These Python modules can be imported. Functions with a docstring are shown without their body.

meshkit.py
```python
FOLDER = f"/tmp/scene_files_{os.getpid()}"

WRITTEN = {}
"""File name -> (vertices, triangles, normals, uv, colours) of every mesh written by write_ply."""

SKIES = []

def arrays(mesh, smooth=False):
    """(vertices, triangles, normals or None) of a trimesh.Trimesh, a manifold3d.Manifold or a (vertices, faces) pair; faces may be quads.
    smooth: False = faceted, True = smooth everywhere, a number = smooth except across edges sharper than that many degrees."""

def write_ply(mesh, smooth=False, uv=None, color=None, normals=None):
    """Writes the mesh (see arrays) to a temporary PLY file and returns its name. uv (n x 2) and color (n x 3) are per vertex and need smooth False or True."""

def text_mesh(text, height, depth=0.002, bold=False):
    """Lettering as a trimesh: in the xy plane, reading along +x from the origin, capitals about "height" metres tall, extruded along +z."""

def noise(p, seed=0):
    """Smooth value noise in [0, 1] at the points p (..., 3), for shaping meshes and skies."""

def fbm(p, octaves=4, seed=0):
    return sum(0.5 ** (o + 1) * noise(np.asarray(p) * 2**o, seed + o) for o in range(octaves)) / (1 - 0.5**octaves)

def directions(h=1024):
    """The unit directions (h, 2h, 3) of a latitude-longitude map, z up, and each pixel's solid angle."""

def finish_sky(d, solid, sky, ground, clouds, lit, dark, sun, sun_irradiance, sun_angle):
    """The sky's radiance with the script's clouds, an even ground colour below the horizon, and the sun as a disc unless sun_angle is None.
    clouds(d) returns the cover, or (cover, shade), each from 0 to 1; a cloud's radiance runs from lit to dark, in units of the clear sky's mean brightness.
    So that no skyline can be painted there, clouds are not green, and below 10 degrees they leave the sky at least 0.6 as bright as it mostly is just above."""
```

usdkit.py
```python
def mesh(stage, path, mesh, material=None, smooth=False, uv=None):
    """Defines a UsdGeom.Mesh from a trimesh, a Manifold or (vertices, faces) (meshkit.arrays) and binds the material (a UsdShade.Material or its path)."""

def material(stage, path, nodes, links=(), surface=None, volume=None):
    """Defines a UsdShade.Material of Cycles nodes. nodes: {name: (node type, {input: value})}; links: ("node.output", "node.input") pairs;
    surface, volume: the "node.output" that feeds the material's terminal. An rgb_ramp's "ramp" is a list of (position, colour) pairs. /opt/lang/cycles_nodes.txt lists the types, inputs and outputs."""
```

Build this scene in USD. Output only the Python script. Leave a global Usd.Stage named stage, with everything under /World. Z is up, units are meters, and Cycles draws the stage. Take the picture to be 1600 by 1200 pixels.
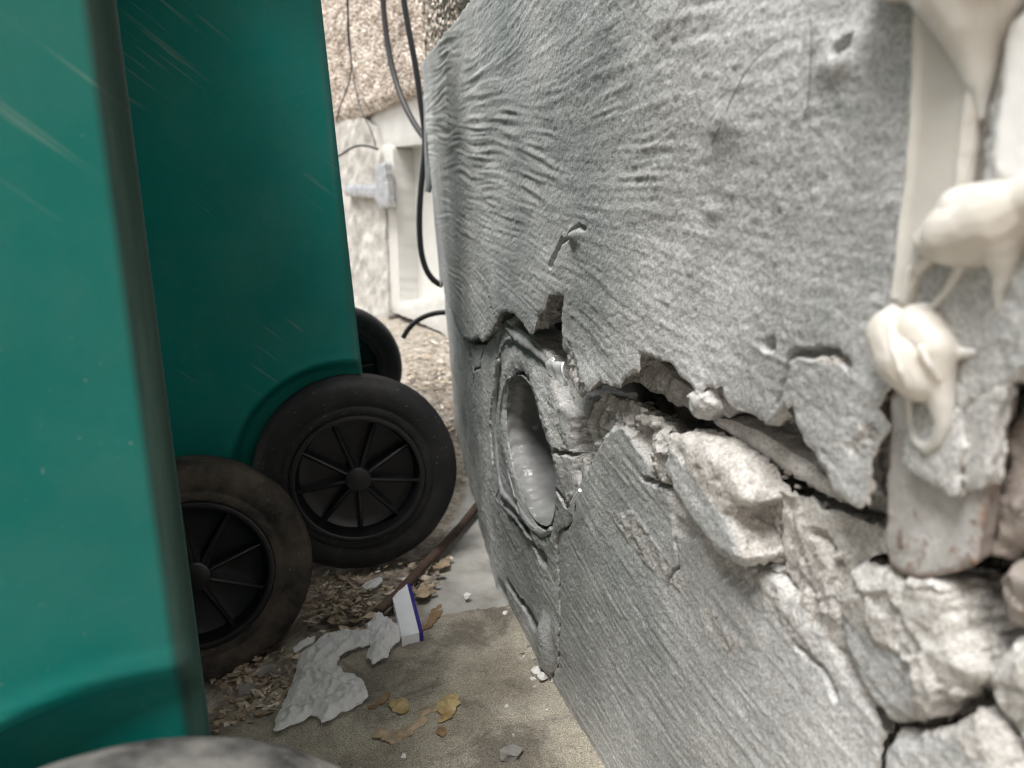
import math, random
import numpy as np, trimesh, shapely, manifold3d, usdkit, meshkit
from shapely.geometry import Polygon, LineString, Point
from scipy import ndimage
from scipy.interpolate import CubicSpline, PchipInterpolator
from pxr import Usd, UsdGeom, UsdLux, UsdShade, Sdf, Gf, Vt

rng = np.random.default_rng(7)
random.seed(7)
stage = Usd.Stage.CreateInMemory()
UsdGeom.SetStageUpAxis(stage, UsdGeom.Tokens.z)
UsdGeom.SetStageMetersPerUnit(stage, 1.0)
UsdGeom.Xform.Define(stage, '/World')
UsdGeom.Scope.Define(stage, '/World/Looks')

# ------------------------------------------------------------------ camera
CAM_H, PITCH, ROLL, FPX = 0.323, math.radians(10.0), 0.030, 1209.0
FW = np.array([0, math.cos(PITCH), -math.sin(PITCH)])
UP0 = np.array([0, math.sin(PITCH), math.cos(PITCH)])
RT0 = np.array([1.0, 0, 0])
RT = RT0 * math.cos(ROLL) - UP0 * math.sin(ROLL)
UPV = UP0 * math.cos(ROLL) + RT0 * math.sin(ROLL)
EYE = np.array([0, 0, CAM_H])
cam = UsdGeom.Camera.Define(stage, '/World/camera')
M = Gf.Matrix4d(*[float(x) for x in (*RT, 0, *UPV, 0, *(-FW), 0, *EYE, 1)])
cam.AddTransformOp().Set(M)
cam.CreateFocalLengthAttr(FPX / 1600 * 36.0)
cam.CreateHorizontalApertureAttr(36.0)
cam.CreateVerticalApertureAttr(27.0)
cam.CreateClippingRangeAttr(Gf.Vec2f(0.01, 500))
cam.CreateFocusDistanceAttr(0.50)
cam.CreateFStopAttr(10.5)
EXPOSURE = 1.85
cam.CreateExposureAttr(EXPOSURE)

# ------------------------------------------------------------------ sky and veiled sun
SUN_EL, SUN_AZ = math.radians(66), math.radians(211)       # azimuth = atan2(x, y) of the direction to the sun
SKY_STRENGTH, SUN_INT = 0.125, 0.36
dome = UsdLux.DomeLight.Define(stage, '/World/sky')
dome.GetPrim().SetCustomDataByKey('kind', 'structure')
skym = usdkit.material(stage, '/World/Looks/sky_look', {
    'sky': ('sky_texture', {'sky_type': 'single_scattering', 'sun_disc': False, 'sun_elevation': SUN_EL, 'sun_rotation': SUN_AZ, 'aerosol_density': 2.0}),
    'tc': ('texture_coordinate', {}),
    'n': ('noise_texture', {'scale': 2.2, 'detail': 5, 'roughness': 0.55}),
    'r': ('rgb_ramp', {'ramp': [(0.30, (3.0, 3.05, 3.15)), (0.7, (4.6, 4.6, 4.6))]}),
    'm': ('mix', {'fac': 0.96}),
    'sp': ('separate_xyz', {}), 'zr': ('map_range', {'from_min': 0.0, 'from_max': 1.0, 'to_min': 0.55, 'to_max': 1.6, 'clamp': True}), 'cz': ('combine_xyz', {}), 'mz': ('mix', {'mix_type': 'multiply', 'fac': 1.0}),
    'bg': ('background_shader', {'strength': SKY_STRENGTH})},
    [('tc.generated', 'n.vector'), ('n.fac', 'r.fac'), ('sky.color', 'm.color1'), ('r.color', 'm.color2'), ('tc.generated', 'sp.vector'), ('sp.z', 'zr.value'), ('zr.result', 'cz.x'), ('zr.result', 'cz.y'), ('zr.result', 'cz.z'), ('m.color', 'mz.color1'), ('cz.vector', 'mz.color2'), ('mz.color', 'bg.color')], surface='bg.background')
UsdShade.MaterialBindingAPI.Apply(dome.GetPrim()).Bind(skym)
sun = UsdLux.DistantLight.Define(stage, '/World/sun')
sun.CreateIntensityAttr(SUN_INT)
sun.CreateAngleAttr(24.0)
sun.CreateNormalizeAttr(True) if hasattr(sun, 'CreateNormalizeAttr') else None
sun.CreateColorAttr(Gf.Vec3f(1.0, 0.97, 0.93))
sd = np.array([math.sin(SUN_AZ) * math.cos(SUN_EL), math.cos(SUN_AZ) * math.cos(SUN_EL), math.sin(SUN_EL)])
zx = np.cross([0, 0, 1.0], sd); zx /= np.linalg.norm(zx); zy = np.cross(sd, zx)
sun.AddTransformOp().Set(Gf.Matrix4d(*[float(x) for x in (*zx, 0, *zy, 0, *sd, 0, 0, 0, 5, 1)]))

# ------------------------------------------------------------------ helpers: prims and properties
used = {}
def numbered(path):
    k = used.get(path, -1) + 1
    used[path] = k
    return path if k == 0 else f'{path}_{k:03d}'
def props(prim, label=None, cat=None, group=None, kind=None):
    for k, v in (('label', label), ('category', cat), ('group', group), ('kind', kind)):
        if v: prim.SetCustomDataByKey(k, v)
    return prim
def base(parent): return '/World' if parent is None else str(parent.GetPath())
def obj(name, mesh, m, parent=None, smooth=False, attrs=None, **kw):
    p = numbered(base(parent) + '/' + name)
    me = usdkit.mesh(stage, p, mesh, m, smooth)
    if attrs:
        for k, v in attrs.items():
            UsdGeom.PrimvarsAPI(me).CreatePrimvar(k, Sdf.ValueTypeNames.FloatArray, 'vertex').Set(Vt.FloatArray.FromNumpy(np.asarray(v, np.float32)))
    me.CreateDoubleSidedAttr(True)
    return props(me.GetPrim(), **kw)
def thing(name, loc=(0, 0, 0), rz=0.0, parent=None, **kw):
    x = UsdGeom.Xform.Define(stage, numbered(base(parent) + '/' + name))
    x.AddTranslateOp().Set(Gf.Vec3d(*map(float, loc))); x.AddRotateZOp().Set(float(math.degrees(rz)))
    return props(x.GetPrim(), **kw)

# ------------------------------------------------------------------ measuring: rays and surfaces
def ray(px):
    px = np.atleast_2d(np.asarray(px, float))
    d = FW + ((px[:, :1] - 800) / FPX) * RT + ((600 - px[:, 1:2]) / FPX) * UPV
    return d
def project(P):
    v = np.asarray(P, float) - EYE
    z = v @ FW
    z = np.where(np.abs(z) < 1e-4, 1e-4, z)
    return np.stack([800 + FPX * (v @ RT) / z, 600 - FPX * (v @ UPV) / z], -1), z
def hit(px, F, t0=0.06, t1=3.0, n=700):
    d = ray(px)
    ts = np.geomspace(t0, t1, n)
    val = np.stack([F(EYE + d * t) for t in ts])
    s = (val[:-1] < 0) & (val[1:] >= 0)
    k = np.argmax(s, 0); ok = s.any(0)
    a, b = ts[k], ts[k + 1]
    for _ in range(24):
        m = 0.5 * (a + b); f = F(EYE + d * m[:, None])
        a, b = np.where(f < 0, m, a), np.where(f < 0, b, m)
    P = EYE + d * (0.5 * (a + b))[:, None]
    P[~ok] = np.nan
    return P
# the wall's face in plan: x as a function of y
_cy = np.array([-1.0, -0.2, 0.25, 0.43, 0.52, 0.60, 0.69, 0.92, 1.30, 1.6, 2.6])
_cx = np.array([0.470, 0.235, 0.106, 0.050, 0.0240, 0.0010, -0.0200, -0.0510, -0.1020, -0.142, -0.275])
_yy = np.arange(-1.0, 2.61, .01)
_cs = CubicSpline(_yy, ndimage.gaussian_filter1d(PchipInterpolator(_cy, _cx, extrapolate=True)(_yy), 5, mode='nearest'))
LEAN = lambda Y: 0.045 * np.clip((Y - 0.5) / 0.8, 0, 1)
def wall_x(Y, Z): return _cs(Y) - LEAN(Y) * Z
def wall_base(Y, Z): return np.stack([wall_x(Y, Z), Y, Z], -1)
def wall_n(Y, Z):
    e = 1e-3
    gy = (wall_x(Y + e, Z) - wall_x(Y - e, Z)) / (2 * e); gz = -LEAN(Y)
    n = np.stack([-np.ones_like(gy), gy, gz + 0 * gy], -1)
    return n / np.linalg.norm(n, axis=-1, keepdims=True)
def on_wall(px, off=0.0):
    return hit(px, lambda P: P[:, 0] - wall_x(P[:, 1], P[:, 2]) + off * 1.035, t0=0.12, t1=2.2)
def sm(x, a, b):
    t = np.clip((np.asarray(x, float) - a) / (b - a), 0, 1); return t * t * (3 - 2 * t)
# ------------------------------------------------------------------ materials
def mat(name, nodes, links, surface='p.BSDF'):
    return usdkit.material(stage, '/World/Looks/' + name, nodes, links, surface=surface)
def simple(name, col, rough=0.6, var=0.25, scale=30.0, bump=0.0, bscale=400.0, spec=0.35, tint=None, metallic=0.0, detail=6):
    """a plain stuff with mottled tone and fine relief"""
    c = np.array(col, float); d = c * (1 - var); l = np.minimum(c * (1 + var), 0.95)
    if tint is not None: d = np.array(tint, float)
    n = {'g': ('texture_coordinate', {}), 'n': ('noise_texture', {'scale': scale, 'detail': detail, 'roughness': 0.65}),
         'r': ('rgb_ramp', {'ramp': [(0.30, d), (0.5, c), (0.72, l)]}),
         'p': ('principled_bsdf', {'roughness': rough, 'specular_ior_level': spec, 'metallic': metallic})}
    L = [('g.object', 'n.vector'), ('n.fac', 'r.fac'), ('r.color', 'p.base_color')]
    if bump:
        n['bn'] = ('noise_texture', {'scale': bscale, 'detail': 4, 'roughness': 0.6})
        n['b'] = ('bump', {'distance': bump, 'strength': 1.0})
        L += [('g.object', 'bn.vector'), ('bn.fac', 'b.height'), ('b.normal', 'p.normal')]
    return mat(name, n, L)

def cement(name, k=1.0):
    """trowelled cement render: grey paste, whitish bloom, sandy pale breaks (primvar frac), pigment drawn out by the brush (primvar tone)"""
    n = {'g': ('geometry', {}), 'tone': ('attribute', {'attribute': 'tone'}), 'frac': ('attribute', {'attribute': 'frac'}),
         'n1': ('noise_texture', {'scale': 6.5, 'detail': 8, 'roughness': 0.68}),
         'r1': ('rgb_ramp', {'ramp': [(0.36, (0.262 * k, 0.282 * k, 0.280 * k)), (0.50, (0.375 * k, 0.382 * k, 0.378 * k)), (0.63, (0.52 * k, 0.526 * k, 0.522 * k))]}),
         'n2': ('noise_texture', {'scale': 60.0, 'detail': 8, 'roughness': 0.7}),
         'r2': ('rgb_ramp', {'ramp': [(0.32, (0.33, 0.312, 0.288)), (0.5, (0.44, 0.425, 0.400)), (0.64, (0.57, 0.558, 0.538))]}),
         'mx': ('mix', {}),
         'tr': ('rgb_ramp', {'ramp': [(0.0, (0.68, 0.68, 0.68)), (0.5, (1.0, 1.0, 1.0)), (1.0, (1.30, 1.30, 1.30))]}),
         'mt': ('mix', {'mix_type': 'multiply', 'fac': 1.0}),
         'n3': ('noise_texture', {'scale': 780.0, 'detail': 4, 'roughness': 0.6}),
         'r3': ('rgb_ramp', {'ramp': [(0.30, (0.50, 0.50, 0.50)), (0.5, (1, 1, 1)), (0.70, (1.45, 1.44, 1.42))]}),
         'm3': ('mix', {'mix_type': 'multiply', 'fac': 0.8}),
         'b': ('bump', {'distance': 0.00065, 'strength': 1.0}),
         'p': ('principled_bsdf', {'roughness': 0.60, 'specular_ior_level': 0.42})}
    L = [('g.position', 'n1.vector'), ('n1.fac', 'r1.fac'), ('g.position', 'n2.vector'), ('n2.fac', 'r2.fac'), ('frac.fac', 'mx.fac'), ('r1.color', 'mx.color1'), ('r2.color', 'mx.color2'),
         ('tone.fac', 'tr.fac'), ('mx.color', 'mt.color1'), ('tr.color', 'mt.color2'), ('g.position', 'n3.vector'), ('n3.fac', 'r3.fac'), ('mt.color', 'm3.color1'), ('r3.color', 'm3.color2'),
         ('m3.color', 'p.base_color'), ('n3.fac', 'b.height'), ('b.normal', 'p.normal')]
    return mat(name, n, L)
CEMENT = cement('cement_render')
CORE = simple('wall_core_look', (0.20, 0.185, 0.165), 0.95, 0.4, 40, 0.004, 150)
ROCK = simple('pale_rock_look', (0.42, 0.40, 0.37), 0.9, 0.3, 45, 0.0012, 500)

# ------------------------------------------------------------------ the brushed relief of the wall
TY0, TY1, TZ0, TZ1, TDY, TDZ = 0.08, 1.34, -0.07, 0.70, 0.0009, 0.0008
tY = [TY0]
while tY[-1] < TY1: tY.append(tY[-1] + TDY * max(1.0, (tY[-1] / .5) ** 2.2))      # strokes are drawn out along the wall, away from the corner
tY = np.array(tY); tZ = np.arange(TZ0, TZ1, TDZ)
# where the photograph shows it: pixel x, y, stroke angle (degrees, downwards), coarse, fine, rough
BR = np.array([
 (690,130,-8,1.0,.6,.3),(700,60,-25,1,.6,.3),(720,190,-3,1.1,.5,.3),(745,250,8,1.1,.5,.3),(740,320,14,.9,.6,.3),(760,380,24,.7,.7,.3),
 (800,50,-50,.7,.9,.6),(850,40,-62,.7,1,.7),(900,30,-45,.8,1,.8),(860,130,-20,.9,.8,.5),(850,200,14,1.1,.6,.4),(860,260,24,1.1,.6,.4),(880,320,22,1,.7,.3),
 (900,380,28,.7,.8,.3),(930,140,-38,1,.8,.7),(980,90,-32,.9,.8,.9),(960,210,-12,1.1,.6,.6),(1010,260,-14,1,.6,.8),(950,300,14,.8,.8,.5),(1010,350,16,.6,.9,.5),
 (1080,60,-24,.8,.6,1.1),(1150,120,-15,.6,.5,1.3),(1080,180,-10,.7,.6,1.2),(1120,300,5,.5,.6,1.1),(1050,420,14,.5,1,.5),(1150,400,12,.5,.8,.8),
 (1250,60,-10,.5,.5,1.3),(1350,100,-5,.5,.5,1.2),(1300,220,-4,.5,.5,1.2),(1250,320,5,.5,.6,1.1),(1350,350,4,.5,.6,1.0),(1300,450,12,.5,.8,.8),
 (1400,200,-4,.4,.5,1.1),(1550,500,20,.5,.6,1.0),(700,430,50,.4,.8,.3),(740,470,62,.5,.9,.3),(790,440,38,.5,.9,.3),(850,420,30,.5,1,.3),
 (930,470,36,.6,1,.5),(930,540,48,.7,1.1,.6),(1000,500,34,.6,1.1,.6),(1080,500,27,.6,1.0,.6),(1150,560,28,.6,1,.6),(1230,580,28,.6,.9,.7),(1300,640,38,.5,.8,.8),(1320,740,46,.5,.8,.8),
 (960,720,58,.7,1.2,.4),(1000,800,56,.8,1.2,.4),(1090,760,50,.7,1.2,.4),(930,880,62,.7,1.2,.4),(1040,900,52,.8,1.2,.4),(950,1000,60,.7,1.2,.4),(1060,1030,52,.8,1.2,.4),
 (1000,1150,56,.7,1.1,.4),(1150,1000,50,.7,1.1,.4),(1180,1130,50,.7,1.1,.4),(1280,1080,50,.6,1,.6),(1350,960,50,.6,1,.6),(1400,1000,55,.6,1,.6),
 (740,580,78,.4,.7,.5),(760,680,80,.4,.7,.5),(800,550,60,.3,.6,.4),(870,640,66,.4,.9,.5),(880,760,66,.4,.9,.5),(800,860,66,.6,1,.4),(840,950,64,.6,1,.4),(790,930,60,.6,.8,.4)], float)
gY, gZ = np.meshgrid(tY[::14], tZ[::14])
P0 = wall_base(gY.ravel(), gZ.ravel()); e = 5e-4
pp, zz = project(P0); py, _ = project(wall_base(gY.ravel() + e, gZ.ravel())); pz, _ = project(wall_base(gY.ravel(), gZ.ravel() + e))
W = 1.0 / (((pp[:, None, :] - BR[None, :, :2]) ** 2).sum(-1) + 28.0 ** 2) ** 1.5
W /= W.sum(1, keepdims=True)
an = np.radians(BR[:, 2])
c2, s2 = W @ np.cos(2 * an), W @ np.sin(2 * an)
th = 0.5 * np.arctan2(s2, c2)
dpx = np.stack([np.cos(th), np.sin(th)], -1)
Jy, Jz = (py - pp) / e, (pz - pp) / e
det = Jy[:, 0] * Jz[:, 1] - Jy[:, 1] * Jz[:, 0]
dY_ = (dpx[:, 0] * Jz[:, 1] - dpx[:, 1] * Jz[:, 0]) / det
dZ_ = (Jy[:, 0] * dpx[:, 1] - Jy[:, 1] * dpx[:, 0]) / det
ln = np.hypot(dY_, dZ_); dY_ /= ln; dZ_ /= ln
amps = W @ BR[:, 3:6]
zoomf = (len(tZ) / gY.shape[0], len(tY) / gY.shape[1])
def up(a):
    a = a.reshape(gY.shape)
    return ndimage.zoom(a, zoomf, order=1)[:len(tZ), :len(tY)]
th_t = np.arctan2(up(dZ_), up(dY_))
A_co, A_fi, A_ro = (up(amps[:, i]) for i in range(3))
ny, nx = len(tZ), len(tY)
def fit(a):
    out = np.zeros((ny, nx)); h, w = min(ny, a.shape[0]), min(nx, a.shape[1]); out[:h, :w] = a[:h, :w]
    if h < ny: out[h:] = out[h - 1]
    if w < nx: out[:, w:] = out[:, w - 1:w]
    return out
th_t, A_co, A_fi, A_ro = map(fit, (th_t, A_co, A_fi, A_ro))
# wobble of the brush and separate passes
wob = ndimage.gaussian_filter(rng.standard_normal((ny, nx)), 14); wob /= wob.std()
th_t = th_t + 0.035 * wob
ux, uz = np.cos(th_t) * (TDZ / np.gradient(tY))[None, :], np.sin(th_t)
_l = np.hypot(ux, uz); ux, uz = (ux / _l).astype(np.float32), (uz / _l).astype(np.float32)
w1 = rng.standard_normal((ny, nx)).astype(np.float32)
fine = ndimage.gaussian_filter(w1, 0.55)
coar = ndimage.gaussian_filter(rng.standard_normal((ny, nx)).astype(np.float32), 1.2)
def lic(fields, steps=20, h=1.3):
    iz, iy = np.mgrid[0:ny, 0:nx].astype(np.float32)
    acc = [f.copy() for f in fields]; wsum = 1.0
    for sgn in (1, -1):
        x, z = iy.copy(), iz.copy(); vx, vz = sgn * ux, sgn * uz
        for k in range(steps):
            x += vx * h; z += vz * h
            xi = np.clip(x + .5, 0, nx - 1).astype(np.int32); zi = np.clip(z + .5, 0, ny - 1).astype(np.int32)
            nxv, nzv = ux[zi, xi], uz[zi, xi]
            s = np.sign(nxv * vx + nzv * vz); s[s == 0] = 1
            vx, vz = nxv * s, nzv * s
            wt = 1 - (k + 1) / (steps + 1)
            for a, f in zip(acc, fields): a += wt * f[zi, xi]
    return [a / a.std() for a in acc]
L_f, L_c = lic([fine, coar])
L_f, L_c = lic([.75 * L_f + .25 * rng.standard_normal((ny, nx)).astype(np.float32), L_c], 14)
g = lambda s: (lambda a: a / a.std())(ndimage.gaussian_filter(rng.standard_normal((ny, nx)), s))
passes = 0.75 + 0.45 * g(16)
ridge = np.sign(L_c) * np.abs(L_c) ** 0.85
R_f, R_m = g(0.9), g(2.6)
H_TEX = (0.00025 * A_co ** 1.9 * (1 + .5 * sm(tY, .55, .85))[None, :] * np.clip(passes, .1, 2) * ridge + 0.000095 * A_fi * L_f + A_ro * (0.00008 * R_f + 0.00007 * R_m) + 0.00009 * R_f + (0.0002 * g(9) + 0.0007 * g(30)) * np.clip(.6 / tY, 0, 1)[None, :] ** 1.5)
BL = g(26)
T_TEX = np.clip(0.5 + 0.06 * A_co * L_c * 0.8 + 0.065 * A_fi * L_f + 0.045 * R_f + 0.07 * BL, 0, 1)
def tex(a, Y, Z, order=1):
    return ndimage.map_coordinates(a, [(np.asarray(Z) - TZ0) / TDZ, np.interp(Y, tY, np.arange(len(tY)))], order=order, mode='nearest')

# ------------------------------------------------------------------ broken plates on the wall
def grid_axis(y0, y1, k=0.0030, least=0.0006):
    ys = [y0]
    while ys[-1] < y1:
        y = ys[-1]; ys.append(y + max(least, k * y * max(1, y / 0.5) ** 0.5))
    return np.array(ys)
GY = grid_axis(0.095, 1.27); GZ = np.arange(-0.06, 0.69, 0.0009)
def yz(px, extra_before=(), extra_after=(), off=0.0):
    P = on_wall(px, off)
    assert not np.isnan(P).any(), np.asarray(px)[np.isnan(P).any(1)]
    Q = P[:, 1:] - wall_n(P[:, 1], P[:, 2])[:, 1:] * off
    return np.vstack([np.asarray(extra_before, float).reshape(-1, 2), Q, np.asarray(extra_after, float).reshape(-1, 2)])
def rough_poly(pts, amp=0.0016, step=0.0011, seed=0, closed=True):
    """walk the outline in short steps and break it up"""
    p = np.asarray(pts, float)
    if closed: p = np.vstack([p, p[:1]])
    seg = np.linalg.norm(np.diff(p, axis=0), axis=1); s = np.r_[0, np.cumsum(seg)]
    n = max(8, int(s[-1] / step)); t = np.linspace(0, s[-1], n, endpoint=not closed)
    q = np.stack([np.interp(t, s, p[:, k]) for k in (0, 1)], -1)
    a = np.stack([q[:, 0] * 160, q[:, 1] * 160, np.full(n, seed * 7.3)], -1)
    q[:, 0] += amp * 2.4 * (meshkit.fbm(a, 4, seed) - .5) * 2
    q[:, 1] += amp * 2.4 * (meshkit.fbm(a + 31.7, 4, seed + 50) - .5) * 2
    return q
def clean(q):
    g_ = Polygon(q).buffer(0)
    if g_.geom_type != 'Polygon': g_ = max(g_.geoms, key=lambda a: a.area)
    return g_
def edge_dist(poly, Y, Z, cap=0.02):
    """signed distance to the outline, positive inside, in metres, capped"""
    from scipy.spatial import cKDTree
    bs = [poly.exterior] + list(poly.interiors)
    pts = np.vstack([np.asarray(b.segmentize(0.0006).coords) for b in bs])
    d, _ = cKDTree(pts).query(np.stack([Y, Z], -1), distance_upper_bound=cap)
    d = np.minimum(d, cap)
    return np.where(shapely.contains_xy(poly, Y, Z), d, -d)
def line_dist(q, Y, Z, cap=0.012):
    from scipy.spatial import cKDTree
    pts = np.asarray(LineString(q).segmentize(0.0004).coords)
    d, _ = cKDTree(pts).query(np.stack([Y, Z], -1), distance_upper_bound=cap)
    return np.minimum(d, cap)
def flats(Y, Z, cell, seed, slope=.5):
    """a field of flat broken facets, about CELL metres across, each with its own tilt and level (unit: about 1)"""
    from scipy.spatial import cKDTree
    if len(Y) == 0: return np.zeros(0)
    y0, y1, z0, z1 = Y.min() - .02, Y.max() + .02, Z.min() - .02, Z.max() + .02
    r_ = np.random.default_rng(seed); n = int(max(4, (y1 - y0) * (z1 - z0) / cell ** 2))
    c = np.stack([r_.uniform(y0, y1, n), r_.uniform(z0, z1, n)], -1); lv = r_.uniform(-.5, .5, n); gr = r_.normal(0, slope, (n, 2))
    p = np.stack([Y, Z], -1)
    w = np.stack([meshkit.fbm(np.stack([Y / cell, Z / cell, 0 * Y + seed + k * 9.7], -1) * 1.6, 3, seed + k) - .5 for k in (0, 1)], -1) * cell * .9
    _, i = cKDTree(c).query(p + w)
    return lv[i] + ((p - c[i]) / cell * gr[i]).sum(-1)
def plate(name, poly, parent, height, thick, m, ys=None, zs=None, round_=0.0012, rings=8, taper=0.0, rough=0.0016, seed=1, frac_edge=1.0, label=None, smooth=True, as_thing=None, basef=None, nrmf=None, flip=False):
    """a slab of render or stone: its face is the wall's face plus height(Y, Z), its outline is POLY, its broken sides run back into the wall"""
    basef = basef or wall_base; nrmf = nrmf or wall_n
    ys = GY if ys is None else ys; zs = GZ if zs is None else zs
    y0, z0, y1, z1 = poly.bounds
    ys = ys[(ys > y0 - .004) & (ys < y1 + .004)]; zs = zs[(zs > z0 - .002) & (zs < z1 + .002)]
    Yg, Zg = np.meshgrid(ys, zs); sh = Yg.shape
    inside = shapely.contains_xy(poly, Yg.ravel(), Zg.ravel()).reshape(sh)
    q = inside[:-1, :-1] & inside[1:, :-1] & inside[:-1, 1:] & inside[1:, 1:]
    lab, n = ndimage.label(q)
    if n > 1:
        q = lab == (1 + np.argmax(ndimage.sum(q, lab, range(1, n + 1))))
    # no two quads meeting at a corner only
    for _ in range(6):
        d1 = q[:-1, :-1] & q[1:, 1:] & ~q[1:, :-1] & ~q[:-1, 1:]; d2 = ~q[:-1, :-1] & ~q[1:, 1:] & q[1:, :-1] & q[:-1, 1:]
        if not (d1.any() or d2.any()): break
        q[1:, 1:][d1] = False; q[1:, :-1][d2] = False
    idx = np.arange(sh[0] * sh[1]).reshape(sh)
    a, b, c, d = idx[:-1, :-1][q], idx[:-1, 1:][q], idx[1:, 1:][q], idx[1:, :-1][q]
    F = np.vstack([np.stack([a, d, b], -1), np.stack([b, d, c], -1)])
    u, inv = np.unique(F, return_inverse=True); F = inv.reshape(-1, 3)
    Y, Z = Yg.ravel()[u].copy(), Zg.ravel()[u].copy()
    # boundary edges, directed
    E = np.vstack([F[:, [0, 1]], F[:, [1, 2]], F[:, [2, 0]]])
    key = E[:, 0].astype(np.int64) * len(Y) + E[:, 1]; rev = E[:, 1].astype(np.int64) * len(Y) + E[:, 0]
    BE = E[~np.isin(key, rev)]
    bv = np.unique(BE)
    ring = shapely.MultiLineString([poly.exterior] + list(poly.interiors)) if len(poly.interiors) else poly.exterior
    ps = shapely.points(np.stack([Y[bv], Z[bv]], -1))
    near = shapely.line_interpolate_point(poly.exterior, shapely.line_locate_point(poly.exterior, ps))
    if len(poly.interiors):
        dd = shapely.distance(near, ps)
        for r_ in poly.interiors:
            nr = shapely.line_interpolate_point(r_, shapely.line_locate_point(r_, ps)); d2_ = shapely.distance(nr, ps)
            near = np.where(d2_ < dd, nr, near); dd = np.minimum(dd, d2_)
    Y[bv] = shapely.get_x(near); Z[bv] = shapely.get_y(near)
    ed = np.clip(edge_dist(poly, Y, Z, 0.012), 0, None)
    h, frac, tone = height(Y, Z, ed)
    rn = meshkit.fbm(np.stack([Y * 330, Z * 330, 0 * Y + seed], -1), 3, seed)
    w = round_ * (0.35 + 1.3 * rn)
    h = h - 0.55 * w * np.clip(1 - ed / np.maximum(w, 1e-6), 0, 1) ** 2
    frac = np.maximum(frac, frac_edge * np.clip(1.25 - ed / np.maximum(w * 0.9, 1e-6), 0, 1))
    n_ = nrmf(Y, Z)
    V = basef(Y, Z) + n_ * h[:, None]
    Vs, Fs, fr, to = [V], [F], [frac], [tone]
    # sides
    bi = {v: i for i, v in enumerate(bv)}
    B0 = np.array([bi[x] for x in BE[:, 0]]); B1 = np.array([bi[x] for x in BE[:, 1]])
    cen = np.array([Y.mean(), Z.mean()])
    Vs.append(V[bv]); fr.append(np.full(len(bv), frac_edge)); to.append(np.full(len(bv), .5))
    prev = len(V) + np.arange(len(bv)); off = len(V) + len(bv)
    outd = np.zeros((len(bv), 2)); ev = np.stack([Y[BE[:, 1]] - Y[BE[:, 0]], Z[BE[:, 1]] - Z[BE[:, 0]]], -1)
    nn = np.stack([-ev[:, 1], ev[:, 0]], -1)
    np.add.at(outd, B0, nn); np.add.at(outd, B1, nn)
    outd /= np.maximum(np.linalg.norm(outd, axis=1, keepdims=True), 1e-9)
    for k in range(1, rings + 1):
        dep = thick * (k / rings) ** 1.3
        pos = np.stack([Y[bv] * 260, Z[bv] * 260, np.full(len(bv), dep * 420 + seed)], -1)
        inn = rough * (3.4 * (meshkit.fbm(pos, 4, seed + 3) - 0.5) + 1.2 * np.round(3 * meshkit.noise(pos * .45, seed + 4)) / 3 - .6) * min(1, k / 1.0) + taper * (k / rings)
        Yk, Zk = Y[bv] + outd[:, 0] * inn, Z[bv] + outd[:, 1] * inn
        dn = rough * 1.5 * (meshkit.fbm(pos + 9, 2, seed + 5) - .5)
        Vk = basef(Yk, Zk) + nrmf(Yk, Zk) * (h[bv] - dep + dn)[:, None]
        cur = off + np.arange(len(bv)); off += len(bv)
        Vs.append(Vk); fr.append(np.full(len(bv), frac_edge)); to.append(0.42 + 0.16 * meshkit.fbm(pos, 2, 8))
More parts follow.
